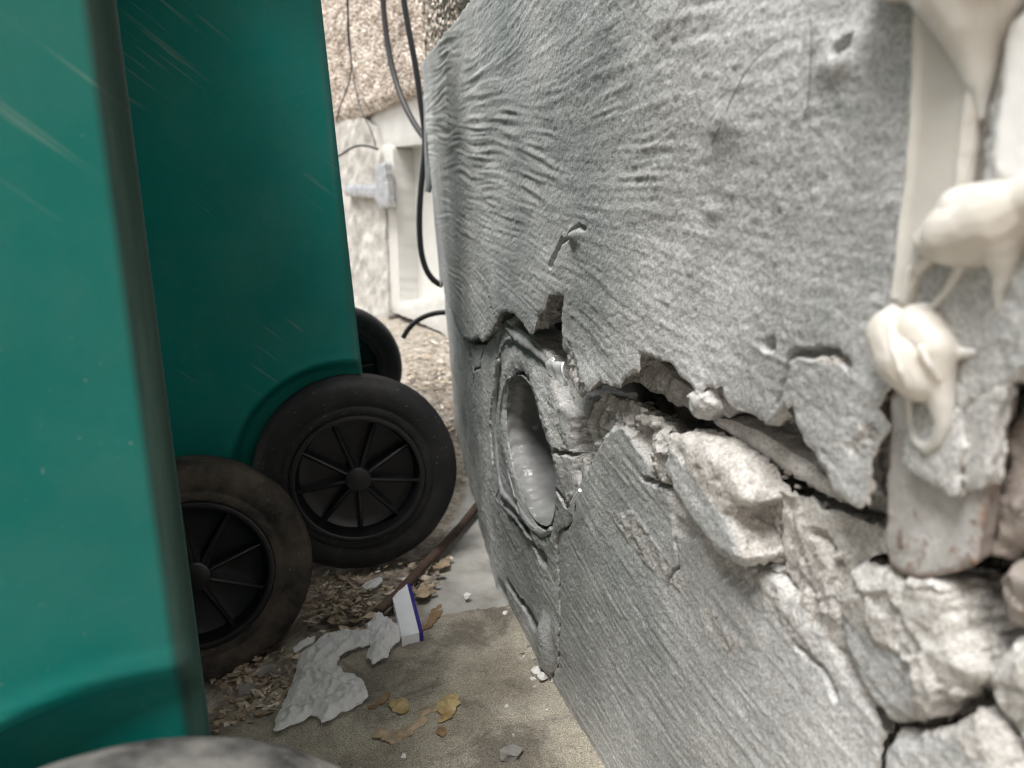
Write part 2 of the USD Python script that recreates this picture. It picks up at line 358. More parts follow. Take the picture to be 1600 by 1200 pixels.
        Fs.append(np.vstack([np.stack([prev[B0], cur[B0], prev[B1]], -1), np.stack([prev[B1], cur[B0], cur[B1]], -1)]))
        prev = cur
    Fs = np.vstack(Fs)
    mesh = trimesh.Trimesh(np.vstack(Vs), Fs[:, ::-1] if flip else Fs, process=False)
    kw = {'label': label, **(as_thing or {})}
    return obj(name, mesh, m, parent, smooth, {'frac': np.concatenate(fr), 'tone': np.concatenate(to)}, **kw)
# ------------------------------------------------------------------ the cracked wall
wall = thing('cracked_wall', label='old house wall with brushed grey cement render, cracked open along a wide diagonal gap', cat='wall')
def sand(Y, Z, s, seed=0, oct=5):
    return meshkit.fbm(np.stack([Y * s, Z * s, np.full_like(Y, 3.1 * seed)], -1), oct, seed) - .5
def facet(Y, Z, s, seed=0):
    """broken-rock relief: flat facets, steps and grit"""
    a = meshkit.fbm(np.stack([Y * s, Z * s, np.full_like(Y, seed * 1.7)], -1), 5, seed) - .5
    return .75 * a + .42 * flats(Y, Z, .62 / s, seed + 900) + .20 * flats(Y, Z, .26 / s, seed + 950) + .10 * (meshkit.fbm(np.stack([Y * 420, Z * 420, np.full_like(Y, seed)], -1), 3, seed + 7) - .5)
def cut(Y, Z, h, px, depth, width, seed, jit=0.0011, taper=True):
    """a crack along the given pixels"""
    q = rough_poly(yz(px), jit, 0.0008, seed, closed=False)
    y0, z0 = q.min(0) - .01; y1, z1 = q.max(0) + .01
    s = (Y > y0) & (Y < y1) & (Z > z0) & (Z < z1)
    if not s.any(): return h
    d = line_dist(q, Y[s], Z[s])
    w = width * (0.45 + 1.1 * meshkit.fbm(np.stack([Y[s] * 190, Z[s] * 190, 0 * d + seed], -1), 3, seed))
    h = h.copy(); h[s] -= depth * np.clip(1.25 - d / w, 0, 1) ** 0.6
    return h
def region(Y, Z, px, *a, cap=0.012):
    off, jit, seed = a[:3] if len(a) > 2 and a[2] >= 1 else (0.0, *a[:2])
    q = clean(rough_poly(yz(px, off=off), jit, 0.0008, seed))
    out = np.full(len(Y), -cap); y0, z0, y1, z1 = q.bounds
    s = (Y > y0 - cap) & (Y < y1 + cap) & (Z > z0 - cap) & (Z < z1 + cap)
    if s.any(): out[s] = edge_dist(q, Y[s], Z[s], cap)
    return out
def skin(Y, Z):
    return tex(H_TEX, Y, Z), tex(T_TEX, Y, Z)

LOWER_EDGE = [(690,438),(697,467),(706,486),(714,500),(722,527),(737,531),(747,526),(754,536),(768,518),(781,492),(792,486),(806,492),(818,508),(826,522),(833,523),(838,497),(850,486),(857,466),(868,458),(881,464),
  (877,490),(876,546),(884,584),(893,604),(908,621),(930,609),(938,597),(957,604),(970,607),(978,588),(999,580),(1001,553),(1024,562),(1043,568),(1060,585),(1076,603),(1088,622),(1108,606),(1124,603),(1128,621),(1141,638),(1169,649),(1178,652),
  (1203,668),(1225,650),(1237,631),(1250,676),(1274,711),(1288,742),(1304,770),(1318,784),(1341,792),(1353,785),(1357,748),(1359,715),(1374,690),(1387,674),(1379,655),(1366,637),(1382,607),(1400,600),(1440,640),(1488,652),(1525,622),(1568,603),(1600,578),(1660,535),(1800,470)]
_top = yz([(742,2),(722,30),(700,52),(672,86),(662,100)])
UPPER = clean(rough_poly(np.vstack([yz(LOWER_EDGE, [(1.256, 0.262)], off=.004), [(0.10, 0.36), (0.10, 0.685), (0.985, 0.685)], _top, [(1.256, 0.57)]]), 0.0011, 0.001, 3))
def h_upper(Y, Z, ed):
    h, t = skin(Y, Z)
    fr = np.zeros_like(h)
    h = h + 0.004 + 0.006 * sm(Z, 0.30, 0.6) * 0
    # a chipped patch and cracks by the right-hand end
    h = cut(Y, Z, h, [(1247,552),(1238,590),(1228,632)], .004, .0006, 11)
    h = cut(Y, Z, h, [(1252,556),(1275,549),(1300,546),(1322,553),(1340,565)], .006, .0011, 12)
    r = region(Y, Z, [(1275,552),(1300,548),(1325,556),(1338,566),(1318,572),(1290,566)], .0008, 13, cap=.004)
    fr = np.maximum(fr, sm(r, -.0005, .001)); h = h - .0015 * sm(r, 0, .003)
    h = cut(Y, Z, h, [(1213,535),(1219,529)], .005, .0022, 14)
    h = cut(Y, Z, h, [(1333,80),(1342,72),(1349,68)], .005, .0014, 15)
    h = cut(Y, Z, h, [(873,415),(882,393),(888,372)], .005, .0016, 16)
    h = cut(Y, Z, h, [(888,380),(900,368),(914,352),(924,356)], .003, .0011, 17)
    h = cut(Y, Z, h, [(770,455),(776,480),(781,492)], .0015, .0006, 20)
    # lumps
    for (x, y, s, a) in ((908, 368, .004, .004), (1150, 190, .006, .002), (1122, 330, .003, .0015), (1330, 100, .006, .003), (700, 470, .012, .003), (930, 600, .012, .004), (1055, 15, .01, .002)):
        c = yz([(x, y)])[0]
        h = h + a * np.exp(-(((Y - c[0]) / (s * 1.6)) ** 2 + ((Z - c[1]) / s) ** 2))
    # soft belly towards the toe, and the pale sandy break on the lower lip
    r = region(Y, Z, [(878,560),(895,540),(905,565),(925,585),(936,604),(910,622),(893,606)], .0015, 21)
    k = sm(r, -.001, .002); fr = np.maximum(fr, .8 * k); h = h + k * (.0035 * facet(Y, Z, 90, 4) - .001)
    r = region(Y, Z, [(1203,668),(1226,648),(1238,630),(1251,676),(1275,712),(1288,742),(1240,700)], .0015, 22)
    k = sm(r, -.001, .002); fr = np.maximum(fr, .7 * k); h = h + k * (.005 * facet(Y, Z, 90, 5) - .004)
    r = region(Y, Z, [(1340,700),(1345,672),(1362,652),(1380,655),(1388,674),(1372,694),(1355,716)], .0012, 23)
    k = sm(r, -.001, .002); fr = np.maximum(fr, .6 * k); h = h + k * (.005 * facet(Y, Z, 120, 6) - .001)
    return h, fr, t
plate('upper_render', UPPER, wall, h_upper, 0.032, CEMENT, seed=2, rings=13, rough=.0026, taper=-.013)

LOWER = clean(rough_poly(np.vstack([yz([(868,834),(884,822),(894,800),(897,770),(904,752),(903,730),(913,702),(914,660),(926,634),(938,610),(951,624),(970,630),(1000,648),(1020,662),(1046,686),(1075,692),(1110,706),(1146,734),(1167,752),(1198,764),(1233,781),(1286,802),(1340,822),(1381,838),(1380,868),(1340,874),(1316,896),(1304,925),(1300,964),(1314,1016),(1334,1066),(1357,1112),(1378,1150),(1368,1190),(1364,1240),(1370,1300),(1370,1500)]),
   [(0.2, -0.055), (0.575, -0.055)], yz([(871,1040),(873,965),(871,918),(868,870)])]), 0.0012, 0.001, 4))
def h_lower(Y, Z, ed):
    h, t = skin(Y, Z)
    fr = np.zeros_like(h)
    h = h - 0.001
    # the rock laid bare on the right
    r = region(Y, Z, [(1150,760),(1205,752),(1290,786),(1400,830),(1600,900),(1600,1250),(1420,1230),(1372,1145),(1325,1075),(1288,1020),(1242,958),(1200,905),(1166,884),(1172,850),(1150,815)], .0022, 31, cap=.02)
    k = sm(r, -.0005, .0035)
    fr = np.maximum(fr, k); h = np.where(k > 0, h * (1 - k) + k * (-.0060 + .0050 * facet(Y, Z, 40, 7) + .0016 * sand(Y, Z, 240, 8) + .010 * sand(Y, Z, 20, 9)), h)
    # broken band along the upper edge
    r = region(Y, Z, [(916,742),(905,700),(926,634),(938,600),(960,610),(1010,635),(1050,676),(1046,700),(1040,768),(1015,754),(998,708),(970,666),(944,684),(932,706)], .0022, 32)
    k = sm(r, -.0005, .0025)
    fr = np.maximum(fr, k * .9); h = h * (1 - k) + k * (-.0050 + .007 * facet(Y, Z, 60, 11) + .002 * sand(Y, Z, 260, 12))
    # a knob in it
    c = yz([(1030, 715)])[0]
    h = h + .006 * np.clip(1 - (((Y - c[0]) / .012) ** 2 + ((Z - c[1]) / .014) ** 2), 0, 1) ** .5
    h = cut(Y, Z, h, [(998,745),(1015,756),(1032,762),(1040,768)], .006, .0013, 33)
    h = cut(Y, Z, h, [(1043,700),(1040,735),(1041,768)], .007, .0012, 34)
    # smoother mortar below the flake
    r = region(Y, Z, [(1038,768),(1046,760),(1075,800),(1110,850),(1160,886),(1180,900),(1178,930),(1120,905),(1080,850),(1041,832)], .0016, 35)
    k = sm(r, -.0005, .002)
    fr = np.maximum(fr, k * .75); h = h * (1 - k) + k * (-.0045 + .003 * facet(Y, Z, 60, 13) + .001 * sand(Y, Z, 300, 14))
    # pale scrapes lying along the brush
    for i, px in enumerate(([(945,800),(985,800),(1030,868),(1075,905),(1060,930),(1010,890),(975,850)], [(1075,930),(1110,955),(1160,1010),(1150,1040),(1100,990)], [(1170,890),(1200,905),(1240,960),(1290,1030),(1260,1030),(1215,985),(1185,930)])):
        r = region(Y, Z, px, .0018, 36 + i)
        k = sm(r, -.001, .002); fr = np.maximum(fr, k * .55); h = h + k * (.0016 * facet(Y, Z, 100, 15 + i) + .0004)
    h = cut(Y, Z, h, [(1052,884),(1044,900),(1033,918)], .004, .0007, 41)
    h = cut(Y, Z, h, [(1048,845),(1052,866),(1052,884)], .003, .0006, 42)
    h = cut(Y, Z, h, [(1143,806),(1153,795),(1170,784),(1180,776),(1190,790),(1192,815),(1198,835),(1195,862),(1197,890)], .007, .0012, 43)
    h = cut(Y, Z, h, [(1202,772),(1204,800),(1201,830)], .003, .0006, 44)
    h = cut(Y, Z, h, [(1165,884),(1180,880),(1196,895),(1225,925)], .004, .0010, 45)
    h = cut(Y, Z, h, [(1260,840),(1280,862),(1288,880)], .004, .0016, 46)
    h = cut(Y, Z, h, [(1240,1010),(1275,1040),(1300,1090)], .003, .0010, 47)
    return h, fr, t
plate('lower_render', LOWER, wall, h_lower, 0.026, CEMENT, seed=5, rings=11, rough=.0024, round_=.0014, taper=-.013)

HOLE_PX = [(801,580),(812,580),(824,594),(838,636),(848,672),(860,705),(867,745),(867,790),(861,822),(848,832),(834,822),(814,782),(800,735),(790,690),(786,640),(790,600)]
hole_yz = yz(HOLE_PX)
FLANK0 = np.vstack([[(1.256, 0.255)], yz([(693,462),(701,480),(712,510),(720,533),(739,540),(756,540),(769,524),(783,499),(797,508),(812,520),(826,530),(850,558),(858,596),(870,634),(885,650),(887,698),(893,742),(901,762),(893,800),(884,821),(867,834),(866,870),(869,920),(872,965),(870,1038)]), [(0.58, -0.055), (1.256, -0.055)]])
FLANK = clean(rough_poly(FLANK0, 0.0011, 0.001, 6)).difference(Polygon(hole_yz)).buffer(0)
if FLANK.geom_type != 'Polygon': FLANK = max(FLANK.geoms, key=lambda a: a.area)
def h_flank(Y, Z, ed):
    h, t = skin(Y, Z)
    fr = np.zeros_like(h)
    h = h * 1.2 + 0.006 * sand(Y, Z, 20, 61) - .0015
    hd = edge_dist(Polygon(hole_yz), Y, Z, .03)
    h = h + .0018 * np.exp(-((hd + .010) / .008) ** 2)         # the raised collar
    r = region(Y, Z, [(856,596),(870,632),(886,650),(888,700),(893,742),(901,764),(886,790),(876,740),(866,705),(852,660)], .0014, 62)
    k = sm(r, -.001, .002); fr = np.maximum(fr, .5 * k); h = h + k * (.0018 * facet(Y, Z, 50, 16) + .001)
    for i, px in enumerate(([(783,500),(776,525),(772,560),(770,600),(766,640),(765,680),(768,720)], [(783,782),(799,812),(822,832),(837,858),(841,872)], [(787,912),(800,930),(812,944),(829,972),(845,990)], [(722,530),(736,570),(740,580),(738,600)], [(752,545),(748,575),(740,580)], [(865,707),(880,705),(888,712)], [(862,760),(875,768),(884,790)])):
        h = cut(Y, Z, h, px, .009, (.0028, .0026, .0030, .0022, .0010, .0012, .0009)[i], 63 + i, .0016)
    for (x, y, dep, sy, sz) in ((697, 462, .012, .02, .008), (826, 968, .010, .012, .006), (845, 870, .006, .008, .006), (782, 925, .008, .016, .008)):
        c = yz([(x, y)])[0]; h = h - dep * np.exp(-(((Y - c[0]) / sy) ** 2 + ((Z - c[1]) / sz) ** 2) ** 2)
    c = yz([(853, 1010)])[0]; h = h + .008 * np.exp(-(((Y - c[0]) / .014) ** 2 + ((Z - c[1]) / .02) ** 2) ** 2)
    h = cut(Y, Z, h, [(838,985),(846,1000),(842,1030),(850,1040)], .006, .0018, 75)
    return h, fr * .8, t
plate('flank_render', FLANK, wall, h_flank, 0.028, CEMENT, seed=8, frac_edge=.3)

# the rubble core behind the render: seen in the gap
ky = grid_axis(0.08, 1.262, .008, .002); kz = np.arange(-0.06, 0.69, 0.004)
Yk, Zk = np.meshgrid(ky, kz); Yk, Zk = Yk.ravel(), Zk.ravel()
hk = -0.085 + 0.030 * facet(Yk, Zk, 30, 21) + .012 * sand(Yk, Zk, 120, 22)
hk -= 0.10 * np.clip(edge_dist(Polygon(hole_yz).buffer(.006), Yk, Zk, .01) / .004, 0, 1)
Vk = wall_base(Yk, Zk) + wall_n(Yk, Zk) * hk[:, None]
I = np.arange(len(Yk)).reshape(len(kz), len(ky))
a, b, c, d = I[:-1, :-1].ravel(), I[:-1, 1:].ravel(), I[1:, 1:].ravel(), I[1:, :-1].ravel()
obj('rubble_core', trimesh.Trimesh(Vk, np.vstack([np.stack([a, d, b], -1), np.stack([b, d, c], -1)]), process=False), CORE, wall, True)

# chips, flakes and lumps of mortar that can be told apart
def dome(off, bulge, fr_, seed, fs=70, fa=.004, skin_px=None, sk=0.0):
    def f(Y, Z, ed):
        h, t = skin(Y, Z)
        k = np.ones_like(h)
        if skin_px is not None:
            k = 1 - sm(region(Y, Z, skin_px, off, .0008, seed + 3), -.0006, .0012)
        d = np.clip(ed / .006, 0, 1)
        hh = off + bulge * (1 - (1 - d) ** 2) + k * (fa * facet(Y, Z, fs, seed) + fa * .4 * sand(Y, Z, 300, seed + 1)) + (1 - k) * (h + sk)
        return hh, k * fr_, t
    return f
def chip(px, off, bulge, fr_, seed, thick=.02, label=None, name='render_chip', fs=70, fa=.004, skin_px=None, sk=0.0, jit=.0010, mt=None, taper=0.0, **kw):
    return plate(name, clean(rough_poly(yz(px, off=off), jit, .0009, seed)), wall, dome(off, bulge, fr_, seed, fs, fa, skin_px, sk), thick, mt or CEMENT, seed=seed, label=label, frac_edge=max(.5, fr_), taper=taper, **kw)
FL = [(1047,680),(1075,684),(1110,697),(1145,727),(1167,756),(1176,784),(1158,793),(1142,806),(1160,842),(1170,872),(1163,888),(1140,872),(1108,848),(1075,800),(1044,742)]
chip(FL, .009, .002, 1.0, 101, .016, 'thick raised flake of render with a pale broken top edge', 'render_flake', 50, .0024, [(1046,690),(1060,705),(1140,806),(1166,880),(1150,890),(1070,830),(1035,750)], .0004)
chip([(1003,562),(1024,568),(1045,582),(1074,604),(1086,618),(1080,632),(1064,638),(1042,624),(1010,610),(1004,600),(980,594),(978,592),(1000,582)], -.011, .003, .9, 102, .03, name='mortar_lump', fs=60, fa=.006)
chip([(1078,618),(1092,606),(1112,605),(1124,622),(1125,640),(1110,648),(1090,655),(1082,640)], .001, .004, .45, 103, .03, fa=.003)
chip([(886,602),(893,607),(908,622),(928,622),(922,640),(912,660),(912,700),(903,728),(901,750),(890,735),(888,700),(886,655),(872,632),(866,604)], -.014, .002, .35, 104, .03, name='mortar_lump', fs=60, fa=.0028)
chip([(836,540),(850,530),(868,528),(876,544),(880,562),(878,590),(862,568),(846,556)], -.020, .003, .5, 105, .03, name='mortar_lump', fs=90, fa=.008)
chip([(846,488),(857,468),(869,460),(879,466),(876,484),(868,494),(858,498)], -.020, .003, .6, 106, .02, name='mortar_lump', fs=110, fa=.010)
chip([(797,505),(803,492),(808,500),(804,512)], -.004, .002, .6, 107)
chip([(812,512),(822,510),(832,525),(842,545),(862,560),(850,562),(830,545)], -.012, .002, .4, 108, name='mortar_lump')
chip([(868,834),(872,822),(884,815),(893,790),(899,800),(890,822),(878,836)], -.012, .002, .3, 109, name='mortar_lump')
# the ledge under the upper render: a long pale slab end that the gap lays open
chip([(1108,652),(1140,655),(1190,676),(1236,706),(1262,722),(1292,748),(1320,786),(1345,800),(1384,802),(1384,816),(1345,802),(1290,772),(1240,744),(1190,711),(1150,683),(1118,664)], -.008, .001, .9, 110, .045, 'long pale slab end running under the upper render', 'slab_edge', 40, .0010, jit=.0003)
chip([(1358,760),(1384,758),(1388,806),(1350,798)], -.016, .001, .7, 111, .03, name='mortar_lump', fs=60)
chip([(1150,722),(1190,742),(1240,766),(1300,788),(1380,818),(1384,850),(1290,815),(1235,796),(1198,780),(1166,768)], -.026, .002, .5, 112, .03, name='gap_floor', fs=70, fa=.006)
# crumbs lying in the gap
for i, (x, y, r) in enumerate([(1166,716,11),(1180,735,8),(1196,742,8),(1212,748,10),(1190,728,6),(1228,760,9),(1244,764,7),(1150,706,7),(1205,736,5),(1256,772,6),(1174,748,5),(1222,746,6),(1190,750,7),(1260,780,6),(1210,764,6),(1300,788,6),(1280,778,6)]):
    c = on_wall([(x, y)])[0]; n_ = wall_n(c[1:2], c[2:3])[0]
    s = r / FPX * np.linalg.norm(c - EYE)
    pts = rng.standard_normal((14, 3)); pts /= np.linalg.norm(pts, axis=1, keepdims=True)
    pts *= s * np.array([1.2, .9, .75]) * rng.uniform(.75, 1.1, (14, 1))
    hl = trimesh.Trimesh(pts).convex_hull.subdivide()
    hl.vertices += (meshkit.noise(hl.vertices * 300 + i, i)[:, None] - .5) * s * .35
    obj('crumb', trimesh.Trimesh(hl.vertices + c - n_ * (.010 + s * .3), hl.faces), ROCK, wall)
# ------------------------------------------------------------------ the ground
from scipy.interpolate import RBFInterpolator
_gp = np.array([(.10,.25,0),(.05,.4,0),(0,.6,0),(-.05,.5,0),(-.09,.62,0),(-.02,.7,0),(-.05,.92,.004),(-.12,.80,.003),(-.15,.73,.002),(-.275,.62,-.047),(-.20,.50,-.016),(-.10,.2,-.020),(-.3,.3,-.04),(-.5,.6,-.05),(-.5,1.2,.02),
  (-.27,1.2,.040),(-.09,1.25,.035),(-.2,1.6,.10),(-.3,1.9,.14),(-.6,2.2,.15),(.3,2.4,.15),(.3,1.3,.03),(.3,.3,0),(0,-.3,-.02),(-.6,-.2,-.05)])
_rbf = RBFInterpolator(_gp[:, :2], _gp[:, 2], smoothing=1e-5, kernel='thin_plate_spline')
def ground_z(X, Y):
    X, Y = np.broadcast_arrays(np.asarray(X, float), np.asarray(Y, float))
    Q = np.stack([np.clip(X, -.6, .3), np.clip(Y, -.3, 2.3)], -1).reshape(-1, 2)
    return _rbf(Q).reshape(X.shape)
_gx, _gyy = np.linspace(-.6, .3, 181), np.linspace(-.3, 2.3, 521)
_gz = ground_z(*np.meshgrid(_gx, _gyy))
def gz(X, Y): return ndimage.map_coordinates(_gz, [(np.clip(Y, -.3, 2.3) + .3) / .005, (np.clip(X, -.6, .3) + .6) / .005], order=1, mode='nearest')
def on_ground(px, lift=0.0): return hit(px, lambda P: gz(P[:, 0], P[:, 1]) + lift - P[:, 2], t0=.12, t1=3.5)
def gbase(X, Y): return np.stack([X, Y, gz(X, Y)], -1)
def gnrm(X, Y): return np.broadcast_to(np.array([0, 0, 1.0]), (len(X), 3))
def axis(a, b, step, lo, hi):
    m = list(np.arange(a, b, step)); s = step
    while m[-1] < hi: s *= 1.35; m.append(m[-1] + s)
    s = step
    while m[0] > lo: s *= 1.35; m.insert(0, m[0] - s)
    return np.array(m)
ax, ay = axis(-.42, .08, .0030, -90, 90), axis(.36, 1.35, .0036, -90, 120)
Xg, Yg_ = np.meshgrid(ax, ay); Xf, Yf = Xg.ravel(), Yg_.ravel()
SLAB_PX = [(335,1150),(352,1122),(430,1092),(480,1062),(545,1030),(600,1004),(642,990),(700,966),(745,957),(792,952)]
slab_xy = np.vstack([on_ground(SLAB_PX)[:, :2], [(0.03,.70),(.12,.45),(.16,.15),(-.02,.15),(-.16,.40)]])
SLAB = clean(rough_poly(slab_xy, .0016, .0015, 81))
CONC = clean(rough_poly(np.vstack([on_ground([(655,985),(668,930),(690,880),(700,830),(722,780),(728,740)])[:, :2], [(-.055,1.02),(.02,1.0),(.05,.6),(-.06,.58)]]), .004, .002, 82))
F3 = lambda s, seed, o=4: meshkit.fbm(np.stack([Xf * s, Yf * s, np.full_like(Xf, seed * 1.3)], -1), o, seed) - .5
cd = edge_dist(CONC, Xf, Yf, .02)
near = (np.abs(Xf + .15) < .5) & (np.abs(Yf - .9) < 1.2)
soil = 1 - sm(cd, -.004, .006)
hg = np.where(near, .004 * F3(25, 83) + soil * (.007 * F3(45, 84) + .005 * F3(140, 85)) + .0010 * F3(400, 86, 2), 0) - .003 * soil
Ig = np.arange(len(Xf)).reshape(Xg.shape)
a, b, c, d = Ig[:-1, :-1].ravel(), Ig[:-1, 1:].ravel(), Ig[1:, 1:].ravel(), Ig[1:, :-1].ravel()
def earth(name):
    n = {'g': ('geometry', {}), 'soil': ('attribute', {'attribute': 'frac'}),
         'n1': ('noise_texture', {'scale': 26.0, 'detail': 7, 'roughness': 0.65}), 'r1': ('rgb_ramp', {'ramp': [(0.3, (0.27, 0.26, 0.235)), (0.5, (0.39, 0.38, 0.355)), (0.7, (0.49, 0.48, 0.455))]}),
         'n2': ('noise_texture', {'scale': 75.0, 'detail': 8, 'roughness': 0.75}), 'r2': ('rgb_ramp', {'ramp': [(0.32, (0.09, 0.078, 0.064)), (0.46, (0.22, 0.192, 0.158)), (0.58, (0.34, 0.305, 0.26)), (0.72, (0.48, 0.44, 0.39))]}),
         'm': ('mix', {}), 'n3': ('noise_texture', {'scale': 700.0, 'detail': 3}), 'b': ('bump', {'distance': 0.0012}), 'p': ('principled_bsdf', {'roughness': 0.92, 'specular_ior_level': 0.2})}
    return mat(name, n, [('g.position', 'n1.vector'), ('g.position', 'n2.vector'), ('g.position', 'n3.vector'), ('n1.fac', 'r1.fac'), ('n2.fac', 'r2.fac'), ('soil.fac', 'm.fac'), ('r1.color', 'm.color1'), ('r2.color', 'm.color2'),
        ('m.color', 'p.base_color'), ('n3.fac', 'b.height'), ('b.normal', 'p.normal')])
obj('ground', trimesh.Trimesh(np.stack([Xf, Yf, gz(Xf, Yf) + hg], -1), np.vstack([np.stack([a, b, d], -1), np.stack([b, c, d], -1)]), process=False), earth('earth_and_concrete'), None, True, {'frac': soil}, kind='structure')
PAVE = mat('sandy_concrete', {'g': ('geometry', {}), 'n1': ('noise_texture', {'scale': 16.0, 'detail': 6, 'roughness': 0.6}), 'r1': ('rgb_ramp', {'ramp': [(0.3, (0.29, 0.268, 0.225)), (0.5, (0.41, 0.384, 0.328)), (0.7, (0.50, 0.478, 0.42))]}),
    'n3': ('noise_texture', {'scale': 1050.0, 'detail': 3, 'roughness': .6}), 'r3': ('rgb_ramp', {'ramp': [(0.30, (0.45, 0.43, 0.38)), (0.5, (1, 1, 1)), (0.70, (1.6, 1.58, 1.5))]}), 'm': ('mix', {'mix_type': 'multiply', 'fac': .95}), 'nd': ('noise_texture', {'scale': 13.0, 'detail': 7, 'roughness': .7, 'distortion': .6}), 'rd': ('rgb_ramp', {'ramp': [(.40, (.52, .50, .49)), (.5, (.9, .88, .86)), (.6, (1.08, 1.06, 1.02))]}), 'md': ('mix', {'mix_type': 'multiply', 'fac': 1.0}),
    'b': ('bump', {'distance': 0.0016}), 'p': ('principled_bsdf', {'roughness': 0.92, 'specular_ior_level': 0.2})},
    [('g.position', 'n1.vector'), ('g.position', 'n3.vector'), ('n1.fac', 'r1.fac'), ('n3.fac', 'r3.fac'), ('r1.color', 'md.color1'), ('g.position', 'nd.vector'), ('nd.fac', 'rd.fac'), ('rd.color', 'md.color2'), ('md.color', 'm.color1'), ('r3.color', 'm.color2'), ('m.color', 'p.base_color'), ('n3.fac', 'b.height'), ('b.normal', 'p.normal')])
def h_slab(X, Y, ed):
    p = np.stack([X, Y, 0 * X], -1)
    return .0050 + .003 * (meshkit.fbm(p * 30, 3, 91) - .5) + .0016 * (meshkit.fbm(p * 420, 3, 92) - .5), np.zeros_like(X), np.full_like(X, .5)
plate('pavement', SLAB, None, h_slab, .02, PAVE, ys=np.arange(-.30, .2, .0017), zs=np.arange(.1, .8, .0019), round_=.004, rings=2, basef=gbase, nrmf=gnrm, flip=True, seed=93, frac_edge=0, as_thing=dict(kind='structure'))

# ------------------------------------------------------------------ the wheelie bins
def plastic(name, col, dirtcol, ks=1.0):
    n = {'tc': ('texture_coordinate', {}), 'dirt': ('attribute', {'attribute': 'frac'}),
         'nb': ('noise_texture', {'scale': 5.0, 'detail': 4}), 'rb': ('rgb_ramp', {'ramp': [(0.3, np.array(col) * .86), (0.7, np.array(col) * 1.12)]}),
         # dust film, splashes and long scuffs
         'nd': ('noise_texture', {'scale': 14.0, 'detail': 7, 'roughness': .7}), 'rd': ('rgb_ramp', {'ramp': [(0.40, (0, 0, 0)), (0.75, (.07, .07, .07))]}),
         'mp': ('mapping', {'rotation': (0, math.radians(-40), 0)}), 'mp2': ('mapping', {'scale': (9, 20, 330)}), 'nsc': ('noise_texture', {'scale': 1.0, 'detail': 3, 'roughness': .5, 'distortion': .4}), 'rs': ('rgb_ramp', {'ramp': [(0.58, (0, 0, 0)), (0.70, (.42, .42, .42))]}),
         'nk': ('noise_texture', {'scale': 9.0, 'detail': 3}), 'rk': ('rgb_ramp', {'ramp': [(0.54, (0, 0, 0)), (0.64, (1, 1, 1))]}), 'ms': ('mix', {'mix_type': 'multiply', 'fac': 1.0}),
         'v': ('noise_texture', {'scale': 420.0, 'detail': 4, 'roughness': .6}), 'rv': ('rgb_ramp', {'ramp': [(0.70, (0, 0, 0)), (0.76, (.55, .55, .55))]}),
         'a1': ('mix', {'mix_type': 'add', 'fac': 1.0}), 'm1': ('mix', {}), 'cd': ('color', {'value': (.30, .33, .29)}), 'm2': ('mix', {}), 'cs': ('color', {'value': (.42, .42, .36)}),
         'mdir': ('mix', {}), 'ndd': ('noise_texture', {'scale': 1.0, 'detail': 6, 'roughness': .65}), 'mpd': ('mapping', {'scale': (90, 60, 5)}), 'rdd': ('rgb_ramp', {'ramp': [(0.35, np.array(dirtcol) * .5), (0.5, dirtcol), (0.68, np.array(dirtcol) * 2.4)]}),
         'rr': ('map_range', {'from_min': 0, 'from_max': 1, 'to_min': .48, 'to_max': .8}),
         'nbm': ('noise_texture', {'scale': 700.0, 'detail': 2}), 'b': ('bump', {'distance': .00012, 'strength': .6}), 'p': ('principled_bsdf', {'roughness': .42, 'specular_ior_level': .22})}
    L = [('tc.object', f'{k}.vector') for k in ('nb', 'nd', 'mp', 'nk', 'v', 'nbm', 'mpd')] + [('mp.vector', 'mp2.vector'), ('mp2.vector', 'nsc.vector'), ('mpd.vector', 'ndd.vector'), ('nb.fac', 'rb.fac'), ('nd.fac', 'rd.fac'), ('nsc.fac', 'rs.fac'), ('nk.fac', 'rk.fac'), ('rs.color', 'ms.color1'), ('rk.color', 'ms.color2'),
         ('rd.color', 'a1.color1'), ('ms.color', 'a1.color2'), ('a1.color', 'm1.fac'), ('rb.color', 'm1.color1'), ('cd.color', 'm1.color2'), ('v.fac', 'rv.fac'), ('rv.color', 'm2.fac'), ('m1.color', 'm2.color1'), ('cs.color', 'm2.color2'),
         ('ndd.fac', 'rdd.fac'), ('dirt.fac', 'mdir.fac'), ('m2.color', 'mdir.color1'), ('rdd.color', 'mdir.color2'), ('mdir.color', 'p.base_color'), ('dirt.fac', 'rr.value'), ('rr.result', 'p.roughness'), ('nbm.fac', 'b.height'), ('b.normal', 'p.normal')]
    return mat(name, n, L)
GREEN1 = plastic('green_bin_plastic', (0.001, 0.122, 0.104), (0.011, 0.018, 0.014))
GREEN2 = plastic('green_bin_plastic_dusty', (0.001, 0.180, 0.156), (0.060, 0.066, 0.060))
